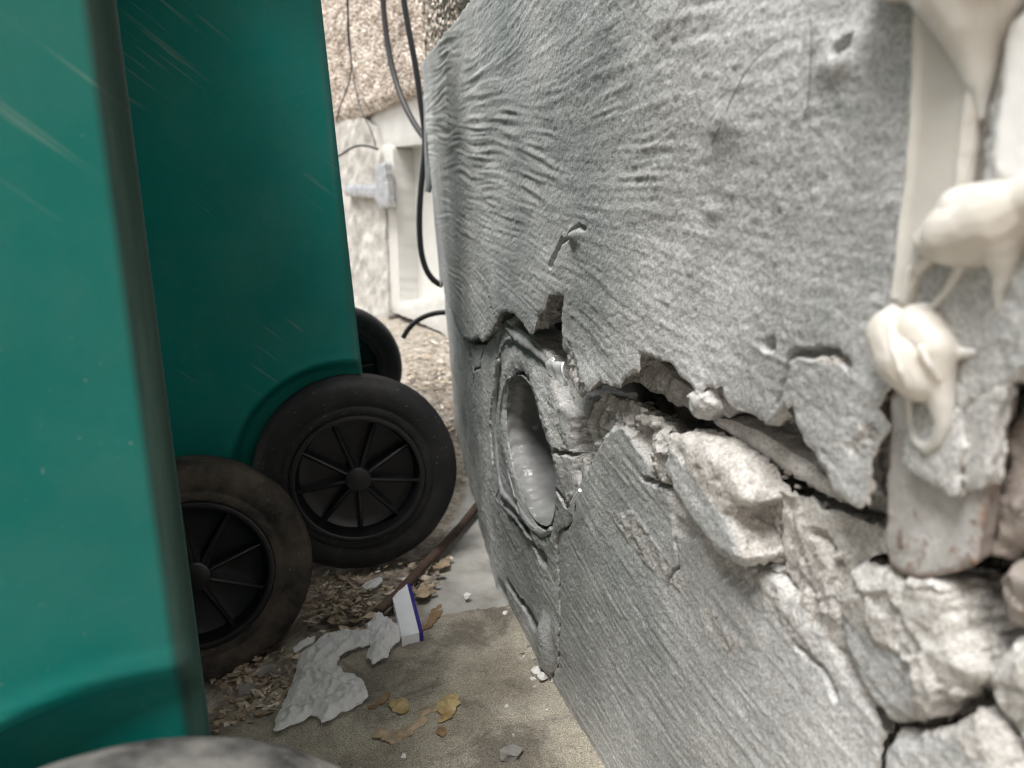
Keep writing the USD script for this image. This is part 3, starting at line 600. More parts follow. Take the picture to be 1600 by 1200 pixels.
def tyre_mat(name, dust, k):
    n = {'tc': ('texture_coordinate', {}), 'n': ('noise_texture', {'scale': 28.0, 'detail': 7, 'roughness': .65}), 'r': ('rgb_ramp', {'ramp': [(0.34, (0.016, 0.016, 0.017)), (0.56, np.array((.016, .016, .017)) * (1 - k) + np.array(dust) * k), (0.75, dust)]}),
         'v': ('noise_texture', {'scale': 420.0, 'detail': 2}), 'rv': ('rgb_ramp', {'ramp': [(0.70, (0, 0, 0)), (0.76, (.6, .6, .6))]}), 'm': ('mix', {'color2': (.38, .35, .30)}),
         'nb': ('noise_texture', {'scale': 500.0, 'detail': 3}), 'b': ('bump', {'distance': .0005, 'strength': .7}), 'p': ('principled_bsdf', {'roughness': .62, 'specular_ior_level': .22})}
    return mat(name, n, [('tc.object', 'n.vector'), ('tc.object', 'v.vector'), ('tc.object', 'nb.vector'), ('n.fac', 'r.fac'), ('v.fac', 'rv.fac'), ('rv.color', 'm.fac'), ('r.color', 'm.color1'), ('m.color', 'p.base_color'), ('nb.fac', 'b.height'), ('b.normal', 'p.normal')])
TYRE = tyre_mat('black_rubber', (.045, .045, .046), .30)
TYRE_BROWN = tyre_mat('dusty_brown_rubber', (.115, .095, .075), .62)
TYRE_GREY = tyre_mat('gritty_grey_rubber', (.17, .165, .155), .8)
RIM = simple('black_wheel_plastic', (.008, .0085, .010), .28, .3, 40, .0001, 500, .5)
STEEL = simple('galvanised_steel', (.42, .43, .44), .45, .25, 60, .0002, 400, .5, metallic=.8)

def body_mesh(lean, seed, xo=.014, sk=0.0):
    R = .0062
    def row(z):
        """outline at height z, starting on the near side: returns points and which side they lie on"""
        yn, yf = .028 - .030 * (z - .05), .432 + .030 * (z - .05)
        xb, xf = xo - lean * (z - .15), -.40 - .13 * z
        xs = np.concatenate([np.linspace(xf + .04, -.15, 26)[:-1], np.linspace(-.15, xb - R, 56)])
        near_ = np.stack([xs, np.full_like(xs, yn)], -1)
        t = np.linspace(0, math.pi / 2, 12)[1:-1]
        c1 = np.stack([xb - R + R * np.sin(t), yn + R - R * np.cos(t)], -1)
        ysb = np.linspace(yn + R, yf - R, 40); back = np.stack([np.full_like(ysb, xb), ysb], -1)
        c2 = np.stack([xb - R + R * np.cos(t), yf - R + R * np.sin(t)], -1)
        xr = np.linspace(xb - R, xf + .04, 30); far = np.stack([xr, np.full_like(xr, yf)], -1)
        t2 = np.linspace(0, math.pi / 2, 8)[1:-1]
        c3 = np.stack([xf + .04 - .04 * np.sin(t2), yf - .04 + .04 * np.cos(t2)], -1)
        yf_ = np.linspace(yf - .04, yn + .04, 14); front = np.stack([np.full_like(yf_, xf), yf_], -1)
        c4 = np.stack([xf + .04 - .04 * np.cos(t2), yn + .04 - .04 * np.sin(t2)], -1)
        q = np.vstack([near_, c1, back, c2, far, c3, front, c4])
        return q, len(near_), len(near_) + len(c1)
    zs = np.concatenate([np.arange(.035, .30, .0035), np.arange(.30, .64, .022), [.65]])
    rows, dirt = [], []
    for z in zs:
        q, k1, k2 = row(z); q = q.copy()
        r = np.hypot(q[:, 0] + .006, z - .1)
        s = np.zeros(len(q)); s[:k1] = 1; s[k1:k2] = np.linspace(1, 0, k2 - k1)
        d = sm(r, .1135, .1060)                                         # the wheel arch pressed into the side
        fade = .35 + .65 * sm(q[:, 0], .02, -.05)
        q[:, 1] += s * d * (.013 * fade)
        lip = np.exp(-((r - .1160) / .003) ** 2); q[:, 1] -= s * lip * .0012
        q[:, 0] -= sk * np.clip(q[:, 1] - .03, 0, .42) / .4 * sm(q[:, 0], -.1, 0)
        # second wheel arch on the far side
        far_ = (q[:, 1] > .40) & (q[:, 0] < .002); q[far_, 1] -= d[far_] * .010
        q[:, 1] += .0012 * (meshkit.noise(np.stack([q[:, 0] * 9, q[:, 1] * 9, np.full(len(q), z * 9)], -1), seed) - .5)
        rows.append(np.column_stack([q, np.full(len(q), z)]))
        p = np.stack([q[:, 0] * 70, q[:, 1] * 40, np.full(len(q), z * 6 + seed)], -1)
        nz = meshkit.fbm(p, 4, seed)
        kk = np.arange(len(q)); xb = xo - lean * (z - .15)
        cd_ = np.where((kk >= k1) & (kk < k2), 1.0, np.where(kk < k1, np.exp(-np.clip(xb - R - q[:, 0], 0, 1) / .0006), np.where(q[:, 0] > xb - .004, .85, .1)))
        dirt.append(np.clip(cd_ * np.where((kk >= k1) & (kk < k2), .8 + .5 * nz, .55 + .9 * nz), 0, 1))
    n = len(rows[0]); V = np.vstack(rows); F = []
    i = np.arange(n); j = (i + 1) % n
    for k in range(len(zs) - 1):
        a_, b_ = k * n, (k + 1) * n
        F.append(np.stack([a_ + i, a_ + j, b_ + j], -1)); F.append(np.stack([a_ + i, b_ + j, b_ + i], -1))
    V = np.vstack([V, [[-.2, .23, zs[0]]]]); F.append(np.stack([np.full(n, len(V) - 1), j, i], -1))
    return trimesh.Trimesh(V, np.vstack(F), process=False), np.concatenate(dirt + [[.5]])
def revolve_y(prof, n=96):
    """profile of (y, r) turned about the y axis"""
    prof = np.asarray(prof, float); t = np.linspace(0, 2 * math.pi, n, endpoint=False)
    V = np.stack([np.outer(np.cos(t), prof[:, 1]), np.broadcast_to(prof[:, 0], (n, len(prof))), np.outer(np.sin(t), prof[:, 1])], -1).reshape(-1, 3)
    m = len(prof); F = []
    for k in range(n):
        a_, b_ = k * m, ((k + 1) % n) * m
        for q in range(m - 1): F += [(a_ + q, b_ + q + 1, b_ + q), (a_ + q, a_ + q + 1, b_ + q + 1)]
    return trimesh.Trimesh(V, np.array(F), process=False)
def hull_of(points, r, seg=10):
    s = manifold3d.Manifold.sphere(r, seg)
    return manifold3d.Manifold.batch_hull([s.translate([float(x) for x in p]) for p in points])
def to_tri(m):
    a_ = m.to_mesh(); return trimesh.Trimesh(np.asarray(a_.vert_properties)[:, :3], np.asarray(a_.tri_verts), process=False)
def half(prof, w): return prof + [(w - y, r) for y, r in prof[::-1]]
def wheel(parent, y, tm, spin, seed, dx=0.0):
    x = UsdGeom.Xform.Define(stage, numbered(str(parent.GetPath()) + '/wheel'))
    x.AddTranslateOp().Set(Gf.Vec3d(dx, y, .1 + (.006 if dx else 0))); x.AddRotateYOp().Set(spin)
    p = x.GetPrim(); w = .046
    prof = half([(.0045, .0655), (.0015, .0662), (.0006, .069), (.0010, .0725), (.0022, .0738), (.0020, .0765), (.0006, .0790), (.0004, .085), (.0012, .090), (.0035, .0945), (.0075, .0980), (.0125, .0996), (.0135, .0992), (.0145, .0998)], w)
    t = revolve_y(prof, 120)
    nz = meshkit.fbm(t.vertices * 160 + seed, 3, seed)[:, None] - .5
    rr = np.hypot(t.vertices[:, 0], t.vertices[:, 2])[:, None]
    wear = np.clip((rr - .088) / .01, 0, 1)
    t.vertices = t.vertices * (1 - (.012 * nz * wear)) * np.array([1, 1, 1]) + np.array([0, 1, 0]) * nz * .0010
    obj('tyre', t, tm, p, 40)
    rim = revolve_y(half([(.0190, .0), (.0190, .0200), (.0180, .047), (.0150, .0560), (.0060, .0590), (-.0005, .0600), (-.0012, .0620), (-.0010, .0650), (.0012, .0662)], w), 96)
    obj('rim', rim, RIM, p, 35)
    for face in (0, 1):
        for k in range(9):
            an_ = math.radians(-90 + 40 * k + 20 * face); c_, s_ = math.cos(an_), math.sin(an_)
            yy = (lambda v: v) if face == 0 else (lambda v: w - v)
            hb = hull_of([(c_ * .010, yy(.0025), s_ * .010), (c_ * .058, yy(.0095), s_ * .058), (c_ * .059, yy(.0195), s_ * .059), (c_ * .010, yy(.0195), s_ * .010)], .0023, 8)
            obj('spoke', to_tri(hb), RIM, p, 35)
    hub = revolve_y(half([(-.0005, .0), (-.0005, .0105), (.0004, .0125), (.0025, .0132), (.016, .0140)], w), 40)
    obj('hub', hub, RIM, p, 35)
def tube(pts, r, n=10, caps=True):
    """a round bar along points; r a number or one per point"""
    P = np.asarray(pts, float); r = np.broadcast_to(np.asarray(r, float), (len(P),))
    T = np.gradient(P, axis=0); T /= np.linalg.norm(T, axis=1, keepdims=True)
    ref = np.array([.31, .47, .83]); U = np.cross(T, ref); U /= np.linalg.norm(U, axis=1, keepdims=True); Wv = np.cross(T, U)
    a_ = np.linspace(0, 2 * math.pi, n, endpoint=False)
    V = (P[:, None] + r[:, None, None] * (np.cos(a_)[None, :, None] * U[:, None] + np.sin(a_)[None, :, None] * Wv[:, None])).reshape(-1, 3)
    i = np.arange(n); j = (i + 1) % n; F = []
    for k in range(len(P) - 1):
        F.append(np.stack([k * n + i, k * n + j, (k + 1) * n + j], -1)); F.append(np.stack([k * n + i, (k + 1) * n + j, (k + 1) * n + i], -1))
    if caps:
        V = np.vstack([V, P[:1], P[-1:]]); e0 = len(V) - 2
        F.append(np.stack([np.full(n, e0), j, i], -1)); F.append(np.stack([np.full(n, e0 + 1), (len(P) - 1) * n + i, (len(P) - 1) * n + j], -1))
    return trimesh.Trimesh(V, np.vstack(F), process=False)
def spline(pts, n=40):
    P = np.asarray(pts, float); s = np.r_[0, np.cumsum(np.linalg.norm(np.diff(P, axis=0), axis=1))]
    return CubicSpline(s, P)(np.linspace(0, s[-1], n))
def wheel_at(px, r): return EYE + ray([px])[0] * (FPX * .1 / r)
def make_bin(nearw, farw, label, green, lean, tyres, spins, seed, dk=1.0, xo=.014, sk=0.0, yn0=0.0):
    a_ = (farw - nearw) / np.linalg.norm(farw - nearw); b_ = np.cross(a_, [0, 0, 1.0]); b_ /= np.linalg.norm(b_); u_ = np.cross(b_, a_)
    o = nearw - u_ * .1
    x = UsdGeom.Xform.Define(stage, numbered('/World/wheelie_bin'))
    x.AddTransformOp().Set(Gf.Matrix4d(*[float(v) for v in (*b_, 0, *a_, 0, *u_, 0, *o, 1)]))
    p = props(x.GetPrim(), label, 'wheelie bin')
    m, dirt = body_mesh(lean, seed, xo, sk)
    obj('body', m, green, p, True, {'frac': dirt * dk})
    L = np.linalg.norm(farw - nearw)
    wheel(p, yn0, tyres[0], spins[0], seed + 1, -.016 if yn0 else 0.0); wheel(p, L, tyres[1], spins[1], seed + 2)
    obj('axle', tube([(-.016, .02, .1), (-.016, L + .02, .1)], .006, 14), STEEL, p, 40)
    zt = .65
    rim_ = trimesh.creation.extrude_polygon(shapely.box(-.56, -.02, .02, .48).buffer(.012).difference(shapely.box(-.52, .02, -.02, .44)), .035, engine='earcut'); rim_.apply_translation([0, 0, zt - .012])
    obj('rim_flange', rim_, green, p, 30)
    lid = to_tri(manifold3d.Manifold.batch_hull([manifold3d.Manifold.sphere(.012, 16).translate([float(v) for v in q]) for q in ((-.58, -.03, zt + .035), (-.58, .49, zt + .035), (.01, -.03, zt + .035), (.01, .49, zt + .035), (-.40, .05, zt + .065), (-.40, .41, zt + .065), (-.1, .05, zt + .065), (-.1, .41, zt + .065))]))
    obj('lid', lid, green, p, 30)
    obj('handle', tube(spline([(.0, .05, zt), (.030, .05, zt + .012), (.036, .10, zt + .012), (.036, .36, zt + .012), (.030, .41, zt + .012), (.0, .41, zt)], 40), .011, 12), green, p, 40)
    return p
make_bin(wheel_at((310, 1650), 509), wheel_at((305, 902), 183), 'nearest green wheelie bin at the left edge, its scuffed bright side towards us', GREEN1, .020, (TYRE_GREY, TYRE_BROWN), (0, 13), 110, .9, .0125, .016, -.036)
make_bin(wheel_at((560, 750), 160), wheel_at((530, 580), 100), 'darker green wheelie bin behind the nearest one, with its spoked black wheel in full view', GREEN2, .050, (TYRE, TYRE), (0, 24), 120, .25)
# ------------------------------------------------------------------ behind: pebbledash wall, white cabinet, pier, cables
BO, BA, BN = np.array([-.23, 1.95, 0]), np.array([-.571, .821, 0.]), np.array([-.821, -.571, 0.])
def on_back(px, off=0.0):
    d = ray(px); t = ((BO + BN * off - EYE) @ BN) / (d @ BN); return EYE + d * t[:, None]
def bcoord(P): return np.stack([(P - BO) @ BA, P[:, 2]], -1)           # (along, up)
def bbase(A, Z): return BO + np.outer(A, BA) + np.outer(Z, [0, 0, 1.0])
def bnrm(A, Z): return np.broadcast_to(BN, (len(A), 3))
def bslab(name, px_or_poly, off, thick, m, parent, coords=False, rnd=.004, amp=.002, step=.008, sc=60, rough=.0012, **kw):
    pl = np.asarray(px_or_poly, float) if coords else bcoord(on_back(px_or_poly, off))
    poly = clean(rough_poly(pl, rough, .004, 131))
    x0, y0, x1, y1 = poly.bounds
    def h(A, Z, ed):
        p = np.stack([A * sc, Z * sc, 0 * A + off * 50], -1)
        return off + amp * 2 * (meshkit.fbm(p, 4, 132) - .5), np.zeros_like(A), np.full_like(A, .5)
    return plate(name, poly, parent, h, thick, m, ys=np.arange(x0 - step, x1 + step, step), zs=np.arange(y0 - step, y1 + step, step), round_=rnd, rings=2, basef=bbase, nrmf=bnrm, frac_edge=0, as_thing=kw)
PEB = mat('pebbledash', {'g': ('geometry', {}), 'v': ('voronoi_texture', {'scale': 150.0, 'randomness': 1.0}), 'r': ('rgb_ramp', {'ramp': [(0.0, (0.68, 0.63, 0.57)), (0.35, (0.46, 0.385, 0.33)), (0.6, (0.24, 0.185, 0.15)), (0.8, (0.72, 0.69, 0.65)), (1.0, (.56, .48, .42))]}),
    'n': ('noise_texture', {'scale': 20.0, 'detail': 5}), 'rn': ('rgb_ramp', {'ramp': [(.3, (.72, .7, .68)), (.7, (1.2, 1.18, 1.15))]}), 'm': ('mix', {'mix_type': 'multiply', 'fac': 1.0}), 'sep': ('separate_color', {}),
    'b': ('bump', {'distance': .006, 'invert': True}), 'p': ('principled_bsdf', {'roughness': .9, 'specular_ior_level': .2})},
    [('g.position', 'v.vector'), ('g.position', 'n.vector'), ('v.color', 'sep.color'), ('sep.r', 'r.fac'), ('r.color', 'm.color1'), ('n.fac', 'rn.fac'), ('rn.color', 'm.color2'), ('m.color', 'p.base_color'), ('v.distance', 'b.height'), ('b.normal', 'p.normal')])
WHITE = simple('dull_white_paint', (.55, .54, .515), .55, .10, 8, .0004, 120, .35)
PLASTER = simple('weathered_white_plaster', (.44, .425, .395), .9, .35, 18, .002, 160, .2)
BLACK = simple('black_cable_sheath', (.016, .016, .017), .45, .2, 60)
far_wall = thing('pebbledash_wall', label='pale brown pebbledash wall far back, above the white cabinet', cat='wall')
zb = bcoord(on_back([(655, 150), (566, 188)]))
a0, a1 = zb[0, 0], zb[1, 0]
sl = (zb[1, 1] - zb[0, 1]) / (a1 - a0)
zb_at = lambda a: zb[0, 1] + sl * (a - a0)
bslab('pebbledash', [(-.25, zb_at(-.25)), (a0, zb[0, 1]), (a1, zb[1, 1]), (a1 + .15, zb[1, 1] + .005), (3.2, zb[1, 1]), (3.2, 2.5), (-.25, 2.5)], .035, .12, PEB, far_wall, True, rnd=.03, amp=.008, step=.012, sc=90)
bslab('lower_plaster', [(a1 - .05, -.05), (3.2, -.05), (3.2, zb[1, 1] + .03), (a1 - .05, zb[1, 1] + .03)], -.004, .1, PLASTER, far_wall, True, amp=.008, step=.012, sc=30)
# our wall goes on upwards as pebbledash
py_, pz_ = axis(.85, 1.262, .006, -2.5, 1.27), axis(.50, .80, .006, .49, 2.6)
py_ = py_[py_ <= 1.2625]
A_, Z_ = np.meshgrid(py_, pz_); A_, Z_ = A_.ravel(), Z_.ravel()
hp = -.012 + .009 * (meshkit.noise(np.stack([A_ * 130, Z_ * 130, 0 * A_], -1), 141)) * (A_ > .8)
Vp = wall_base(A_, Z_ * 1.0); Vp = np.stack([_cs(A_) - LEAN(A_) * np.minimum(Z_, .75), A_, Z_], -1) + wall_n(A_, 0 * Z_) * hp[:, None]
Ip = np.arange(len(A_)).reshape(len(pz_), len(py_))
a, b, c, d = Ip[:-1, :-1].ravel(), Ip[:-1, 1:].ravel(), Ip[1:, 1:].ravel(), Ip[1:, :-1].ravel()
front = np.vstack([np.stack([a, d, b], -1), np.stack([b, d, c], -1)])
endv = Vp[Ip[:, -1]] + np.array([.25, 0, 0]); ei = len(Vp) + np.arange(len(endv)); li = Ip[:, -1]
V2 = np.vstack([Vp, endv]); ends = np.vstack([np.stack([li[:-1], ei[:-1], li[1:]], -1), np.stack([li[1:], ei[:-1], ei[1:]], -1)])
obj('upper_pebbledash', trimesh.Trimesh(V2, np.vstack([front, ends]), process=False), PEB, wall, False)
# end face of the wall, so that it is solid from beyond
ez = np.arange(-.06, .70, .02); ex = wall_x(np.full_like(ez, 1.25), ez)
Ve = np.vstack([np.stack([ex + .004, np.full_like(ez, 1.253), ez], -1), np.stack([ex + .30, np.full_like(ez, 1.253), ez], -1)]); k = len(ez); i = np.arange(k - 1)
obj('end_face', trimesh.Trimesh(Ve, np.vstack([np.stack([i, i + k, i + 1], -1), np.stack([i + 1, i + k, i + k + 1], -1)]), process=False), CORE, wall)
# white cabinet in its recess
cab = thing('wall_cabinet', label='white painted cabinet door set in a frame, under the pebbledash beside the black cable', cat='cabinet')
bslab('header', [(572, 188), (600, 168), (660, 143), (720, 118), (720, 218), (665, 224), (596, 232)], .004, .05, WHITE, cab, amp=.0006, rough=.0006)
bslab('jamb', [(592, 226), (612, 226), (617, 300), (621, 400), (624, 470), (628, 492), (608, 488), (604, 400), (598, 300)], .012, .06, WHITE, cab, amp=.0006, rough=.0006)
bslab('door_panel', [(606, 222), (740, 214), (740, 500), (622, 478)], -.045, .02, WHITE, cab, amp=.0006, rough=.0006)
bslab('sill', [(618, 474), (700, 458), (730, 470), (730, 560), (690, 520), (640, 498), (622, 492)], .02, .08, WHITE, cab, amp=.001)
pier = thing('plaster_pier', label='weathered whitish pier with a metal latch, between the green bin and the white cabinet', cat='pier')
bslab('pier', [(505, 190), (566, 184), (584, 200), (594, 240), (600, 330), (604, 430), (608, 500), (505, 500)], .022, .06, PLASTER, pier, amp=.008, sc=40)
lt = bslab('latch', [(536, 290), (560, 288), (584, 290), (586, 256), (599, 255), (604, 290), (606, 324), (592, 327), (584, 310), (560, 308), (538, 305)], .045, .018, STEEL, pier, amp=.002, step=.004, rnd=.006)
def bcable(name, px, off, r, label, m=BLACK, cat='cable'):
    P = on_back(px, off); obj(name, tube(spline(P, 48), r, 10), m, None, 40, label=label, cat=cat)
bcable('cable', [(597, -30), (600, 20), (606, 70), (618, 125), (636, 172), (656, 206), (690, 240)], .075, .0068, 'black cable curving down the pebbledash into the render edge')
bcable('thin_wire', [(540, -20), (543, 30), (545, 70), (549, 100), (545, 130), (536, 155), (526, 190)], .06, .0020, 'thin dark wire down the pebbledash, forking to the left beside the bin edge')
bcable('thin_wire', [(545, -20), (545, 40), (550, 100), (556, 140), (566, 175), (580, 205), (587, 228)], .062, .0016, 'thin dark wire down the pebbledash, forking to the right above the cabinet')
bcable('thin_wire', [(520, 246), (534, 241), (552, 230), (572, 228), (590, 233)], .06, .0030, 'short dark wire looping sideways across the whitish pier above its latch')
def ycable(name, px, y, r, label):
    d = ray(px); y = np.broadcast_to(np.asarray(y, float), (len(d),)); P = EYE + d * (y / d[:, 1])[:, None]
    obj(name, tube(spline(P, 60), r, 10), BLACK, None, 40, label=label, cat='cable')
ycable('cable', [(628, -30), (634, 20), (644, 75), (652, 120), (658, 165), (664, 215), (661, 265), (656, 320), (656, 370), (662, 410), (674, 434), (692, 446)], 1.285, .0050, 'long black cable hanging down the left end of the rendered wall')
ycable('cable', [(630, 528), (640, 512), (655, 499), (674, 491), (700, 488)], 1.33, .0046, 'short stub of black cable poking out low beside the cabinet sill')
gk = []
for (x, y, r) in ((664, 150, 9), (668, 190, 10), (666, 235, 9), (670, 270, 10), (668, 300, 8)):
    gk.append(EYE + ray([(x, y)])[0] * 1.255 / ray([(x, y)])[0, 1])
obj('mortar_smear', tube(spline(gk, 40), (.0045 + .0015 * np.sin(np.linspace(0, 9, 40))), 10), CEMENT, wall, 40)
# ------------------------------------------------------------------ pipe, sealant, steel bar, loose stones
def wpt(px, off=0.0):
    if np.ndim(off) == 0: return on_wall(px, off)
    P = on_wall(px); return P + wall_n(P[:, 1], P[:, 2]) * np.broadcast_to(np.asarray(off, float), (len(P),))[:, None]
def px2m(px): P = on_wall([px])[0]; return np.linalg.norm(P - EYE) / FPX
PIPE = mat('grey_pipe_plastic', {'tc': ('geometry', {}), 'n': ('noise_texture', {'scale': 22.0, 'detail': 6, 'roughness': .6}), 'r': ('rgb_ramp', {'ramp': [(.32, (.16, .162, .162)), (.5, (.25, .254, .254)), (.64, (.33, .334, .334)), (.78, (.34, .31, .26))]}),
    'nb': ('noise_texture', {'scale': 120.0, 'detail': 4}), 'b': ('bump', {'distance': .001, 'strength': .6}), 'p': ('principled_bsdf', {'roughness': .24, 'specular_ior_level': .7})},
    [('tc.position', 'n.vector'), ('tc.position', 'nb.vector'), ('n.fac', 'r.fac'), ('r.color', 'p.base_color'), ('nb.fac', 'b.height'), ('b.normal', 'p.normal')])
GREYSEAL = mat('grey_wet_sealant', {'tc': ('geometry', {}), 'n': ('noise_texture', {'scale': 45.0, 'detail': 6, 'roughness': .6}), 'r': ('rgb_ramp', {'ramp': [(.32, (.17, .172, .172)), (.5, (.26, .265, .265)), (.7, (.36, .365, .365))]}),
    'nb': ('noise_texture', {'scale': 160.0, 'detail': 5}), 'b': ('bump', {'distance': .0012, 'strength': .7}), 'p': ('principled_bsdf', {'roughness': .42, 'specular_ior_level': .5})},
    [('tc.position', 'n.vector'), ('tc.position', 'nb.vector'), ('n.fac', 'r.fac'), ('r.color', 'p.base_color'), ('nb.fac', 'b.height'), ('b.normal', 'p.normal')])
pipe = thing('drain_pipe', label='open end of a grey pipe set in the cracked render, smeared round with sealant', cat='pipe')
hp_ = np.vstack([hole_yz, hole_yz[:1]]); s_ = np.r_[0, np.cumsum(np.linalg.norm(np.diff(hp_, axis=0), axis=1))]
hc = CubicSpline(s_, hp_, bc_type='periodic')(np.linspace(0, s_[-1], 120, endpoint=False))
cen = hc.mean(0); naxis = wall_n(cen[:1], cen[1:])[0]
deps = np.r_[np.linspace(.002, .03, 14), np.linspace(.034, .18, 24)]
Vq = []
tq = np.linspace(0, 2 * math.pi, 120, endpoint=False)
for k, dp in enumerate(deps):
    sc = .93 + 0.0 + .012 * math.sin(dp * 260)
    q = cen + (hc - cen) * sc
    nz = meshkit.fbm(np.stack([np.cos(tq) * 2.2, np.sin(tq) * 2.2, np.full(120, dp * 30)], -1), 3, 151) - .5
    nz = nz - .27 * np.sin(tq * 34 + 4 * np.sin(tq * 3)) * math.exp(-max(dp, 0) / .045) * (dp > .003)
    q = q + (hc - cen) / np.linalg.norm(hc - cen, axis=1, keepdims=True) * (nz * .004)[:, None]
    Vq.append(wall_base(q[:, 0], q[:, 1]) - naxis * dp)
Vq = np.vstack(Vq); i = np.arange(120); j = (i + 1) % 120; Fq = []
for k in range(len(deps) - 1):
    Fq.append(np.stack([k * 120 + i, (k + 1) * 120 + j, k * 120 + j], -1)); Fq.append(np.stack([k * 120 + i, (k + 1) * 120 + i, (k + 1) * 120 + j], -1))
Vq = np.vstack([Vq, Vq[-120:].mean(0)[None]]); Fq.append(np.stack([np.full(120, len(Vq) - 1), (len(deps) - 1) * 120 + j, (len(deps) - 1) * 120 + i], -1))
obj('pipe', trimesh.Trimesh(Vq, np.vstack(Fq), process=False), PIPE, pipe, True)
def bead(px, r, off, seed, name='sealant_bead', parent=pipe, m=GREYSEAL, flat=1.0):
    P = wpt(px, off); n = 70; C = spline(P, n)
    rr = np.interp(np.linspace(0, 1, n), np.linspace(0, 1, len(np.atleast_1d(r))) if np.ndim(r) else [0, 1], np.atleast_1d(r) if np.ndim(r) else [r, r])
    rr = rr * (.75 + .5 * meshkit.fbm(C * 90, 3, seed))
    t = tube(C, rr * .62, 14)
    t.vertices += (meshkit.fbm(t.vertices * 150, 3, seed + 1)[:, None] - .5) * .002
    obj(name, t, m, parent, True)
bead([(797,590),(787,612),(784,650),(788,700),(797,745),(812,790),(830,822),(846,834),(862,826)], [.002,.0028,.003,.003,.003,.0032,.0034,.0036,.003], -.001, 152)
bead([(780,562),(775,610),(774,660),(777,710),(782,755),(800,787),(822,812),(836,826)], [.003,.0034,.003,.003,.004,.0034,.003,.002], -.0005, 153)
bead([(784,760),(778,780),(790,795),(808,812),(824,836),(838,846)], [.002,.0028,.0026,.003,.0024,.0012], -.001, 154)
bead([(792,512),(806,524),(826,538),(846,556),(858,572)], [.003,.0055,.007,.006,.003], -.003, 155)
bead([(782,556),(790,536),(808,530),(828,540)], [.003,.005,.005,.003], -.003, 156)
bead([(868,600),(878,622),(884,660),(884,690),(888,720)], [.002,.004,.0045,.004,.002], -.012, 157)
TAG = simple('white_plastic', (.78, .80, .82), .4, .05, 40, .0003, 300, .5)
plate('plastic_scrap', clean(rough_poly(yz([(856,566),(861,557),(866,564),(879,566),(883,588),(876,604),(871,592),(862,594),(856,582)], off=.010), .0005, .0006, 160)), None, lambda Y, Z, ed: (.010 + .0015 * np.sin(Y * 400) + .001 * np.cos(Z * 350), 0 * Y, 0 * Y + .5), .0014, TAG, rings=2, round_=.0004, frac_edge=0, seed=161,
    as_thing=dict(label='small white plastic scrap stuck on the broken rim above the pipe mouth', cat='plastic scrap'))
obj('plastic_stick', tube(wpt([(893,787),(899,776),(906,766)], .004), .0012, 10), TAG, None, 40, label='tiny white plastic stick lodged in the vertical crack right of the pipe', cat='plastic stick')

# steel bar with its crust
RUST = mat('rusty_cement_coated_steel', {'g': ('geometry', {}), 'n': ('noise_texture', {'scale': 60.0, 'detail': 7, 'roughness': .65}), 'r': ('rgb_ramp', {'ramp': [(.30, (.25, .24, .225)), (.5, (.40, .39, .375)), (.68, (.52, .515, .505))]}),
    'nr': ('noise_texture', {'scale': 85.0, 'detail': 6, 'roughness': .6, 'distortion': .5}), 'rr': ('rgb_ramp', {'ramp': [(.58, (0, 0, 0)), (.66, (.8, .8, .8))]}), 'rc': ('noise_texture', {'scale': 300.0, 'detail': 3}), 'rcr': ('rgb_ramp', {'ramp': [(.35, (.085, .042, .026)), (.65, (.20, .105, .06))]}),
    'm': ('mix', {}), 'fr': ('attribute', {'attribute': 'frac'}), 'mm': ('mix', {}), 'b': ('bump', {'distance': .0012}), 'p': ('principled_bsdf', {'roughness': .75, 'specular_ior_level': .3})},
    [('g.position', 'n.vector'), ('g.position', 'nr.vector'), ('g.position', 'rc.vector'), ('n.fac', 'r.fac'), ('nr.fac', 'rr.fac'), ('rc.fac', 'rcr.fac'), ('rr.color', 'm.fac'), ('r.color', 'm.color1'), ('rcr.color', 'm.color2'),
     ('fr.fac', 'mm.fac'), ('m.color', 'mm.color1'), ('rcr.color', 'mm.color2'), ('mm.color', 'p.base_color'), ('nr.fac', 'b.height'), ('b.normal', 'p.normal')])
bar = thing('steel_bar', label='rust-spotted flat steel bar hanging down under the drips of cream sealant', cat='steel bar')
def h_bar(Y, Z, ed):
    return .0015 + .0010 * sand(Y, Z, 90, 171) + .0016 * sand(Y, Z, 30, 172), .85 * np.clip(1.3 - ed / .0016, 0, 1) * (sand(Y, Z, 120, 173) > -.02), 0 * Y + .5
plate('bar', clean(rough_poly(yz([(1393,600),(1500,590),(1566,600),(1556,660),(1542,770),(1530,840),(1521,884),(1500,893),(1440,905),(1404,897),(1386,880),(1379,850),(1384,770)], off=.0015), .0003, .0006, 174)), bar, h_bar, .007, RUST, rings=4, round_=.0015, rough=.0004, seed=175, frac_edge=.45, taper=-.002)
plate('mortar_crust', clean(rough_poly(yz([(1408,694),(1412,666),(1422,645),(1440,620),(1492,640),(1502,700),(1499,748),(1494,774),(1478,776),(1462,762),(1444,748),(1424,742),(1408,722)], off=.0065), .0008, .0006, 176)), bar,
    lambda Y, Z, ed: (.0065 + .002 * sand(Y, Z, 110, 177), 0 * Y + .15, 0 * Y + .4), .007, CEMENT, rings=5, seed=178, frac_edge=.4)
plate('mortar_crust', clean(rough_poly(yz([(1506,640),(1530,615),(1564,605),(1554,665),(1544,735),(1530,762),(1512,768),(1500,762),(1503,700)], off=.0042), .0006, .0006, 179)), bar,
    lambda Y, Z, ed: (.0042 + .0012 * sand(Y, Z, 80, 180), 0 * Y + .3, 0 * Y + .36), .004, CEMENT, rings=4, seed=181, frac_edge=.4)
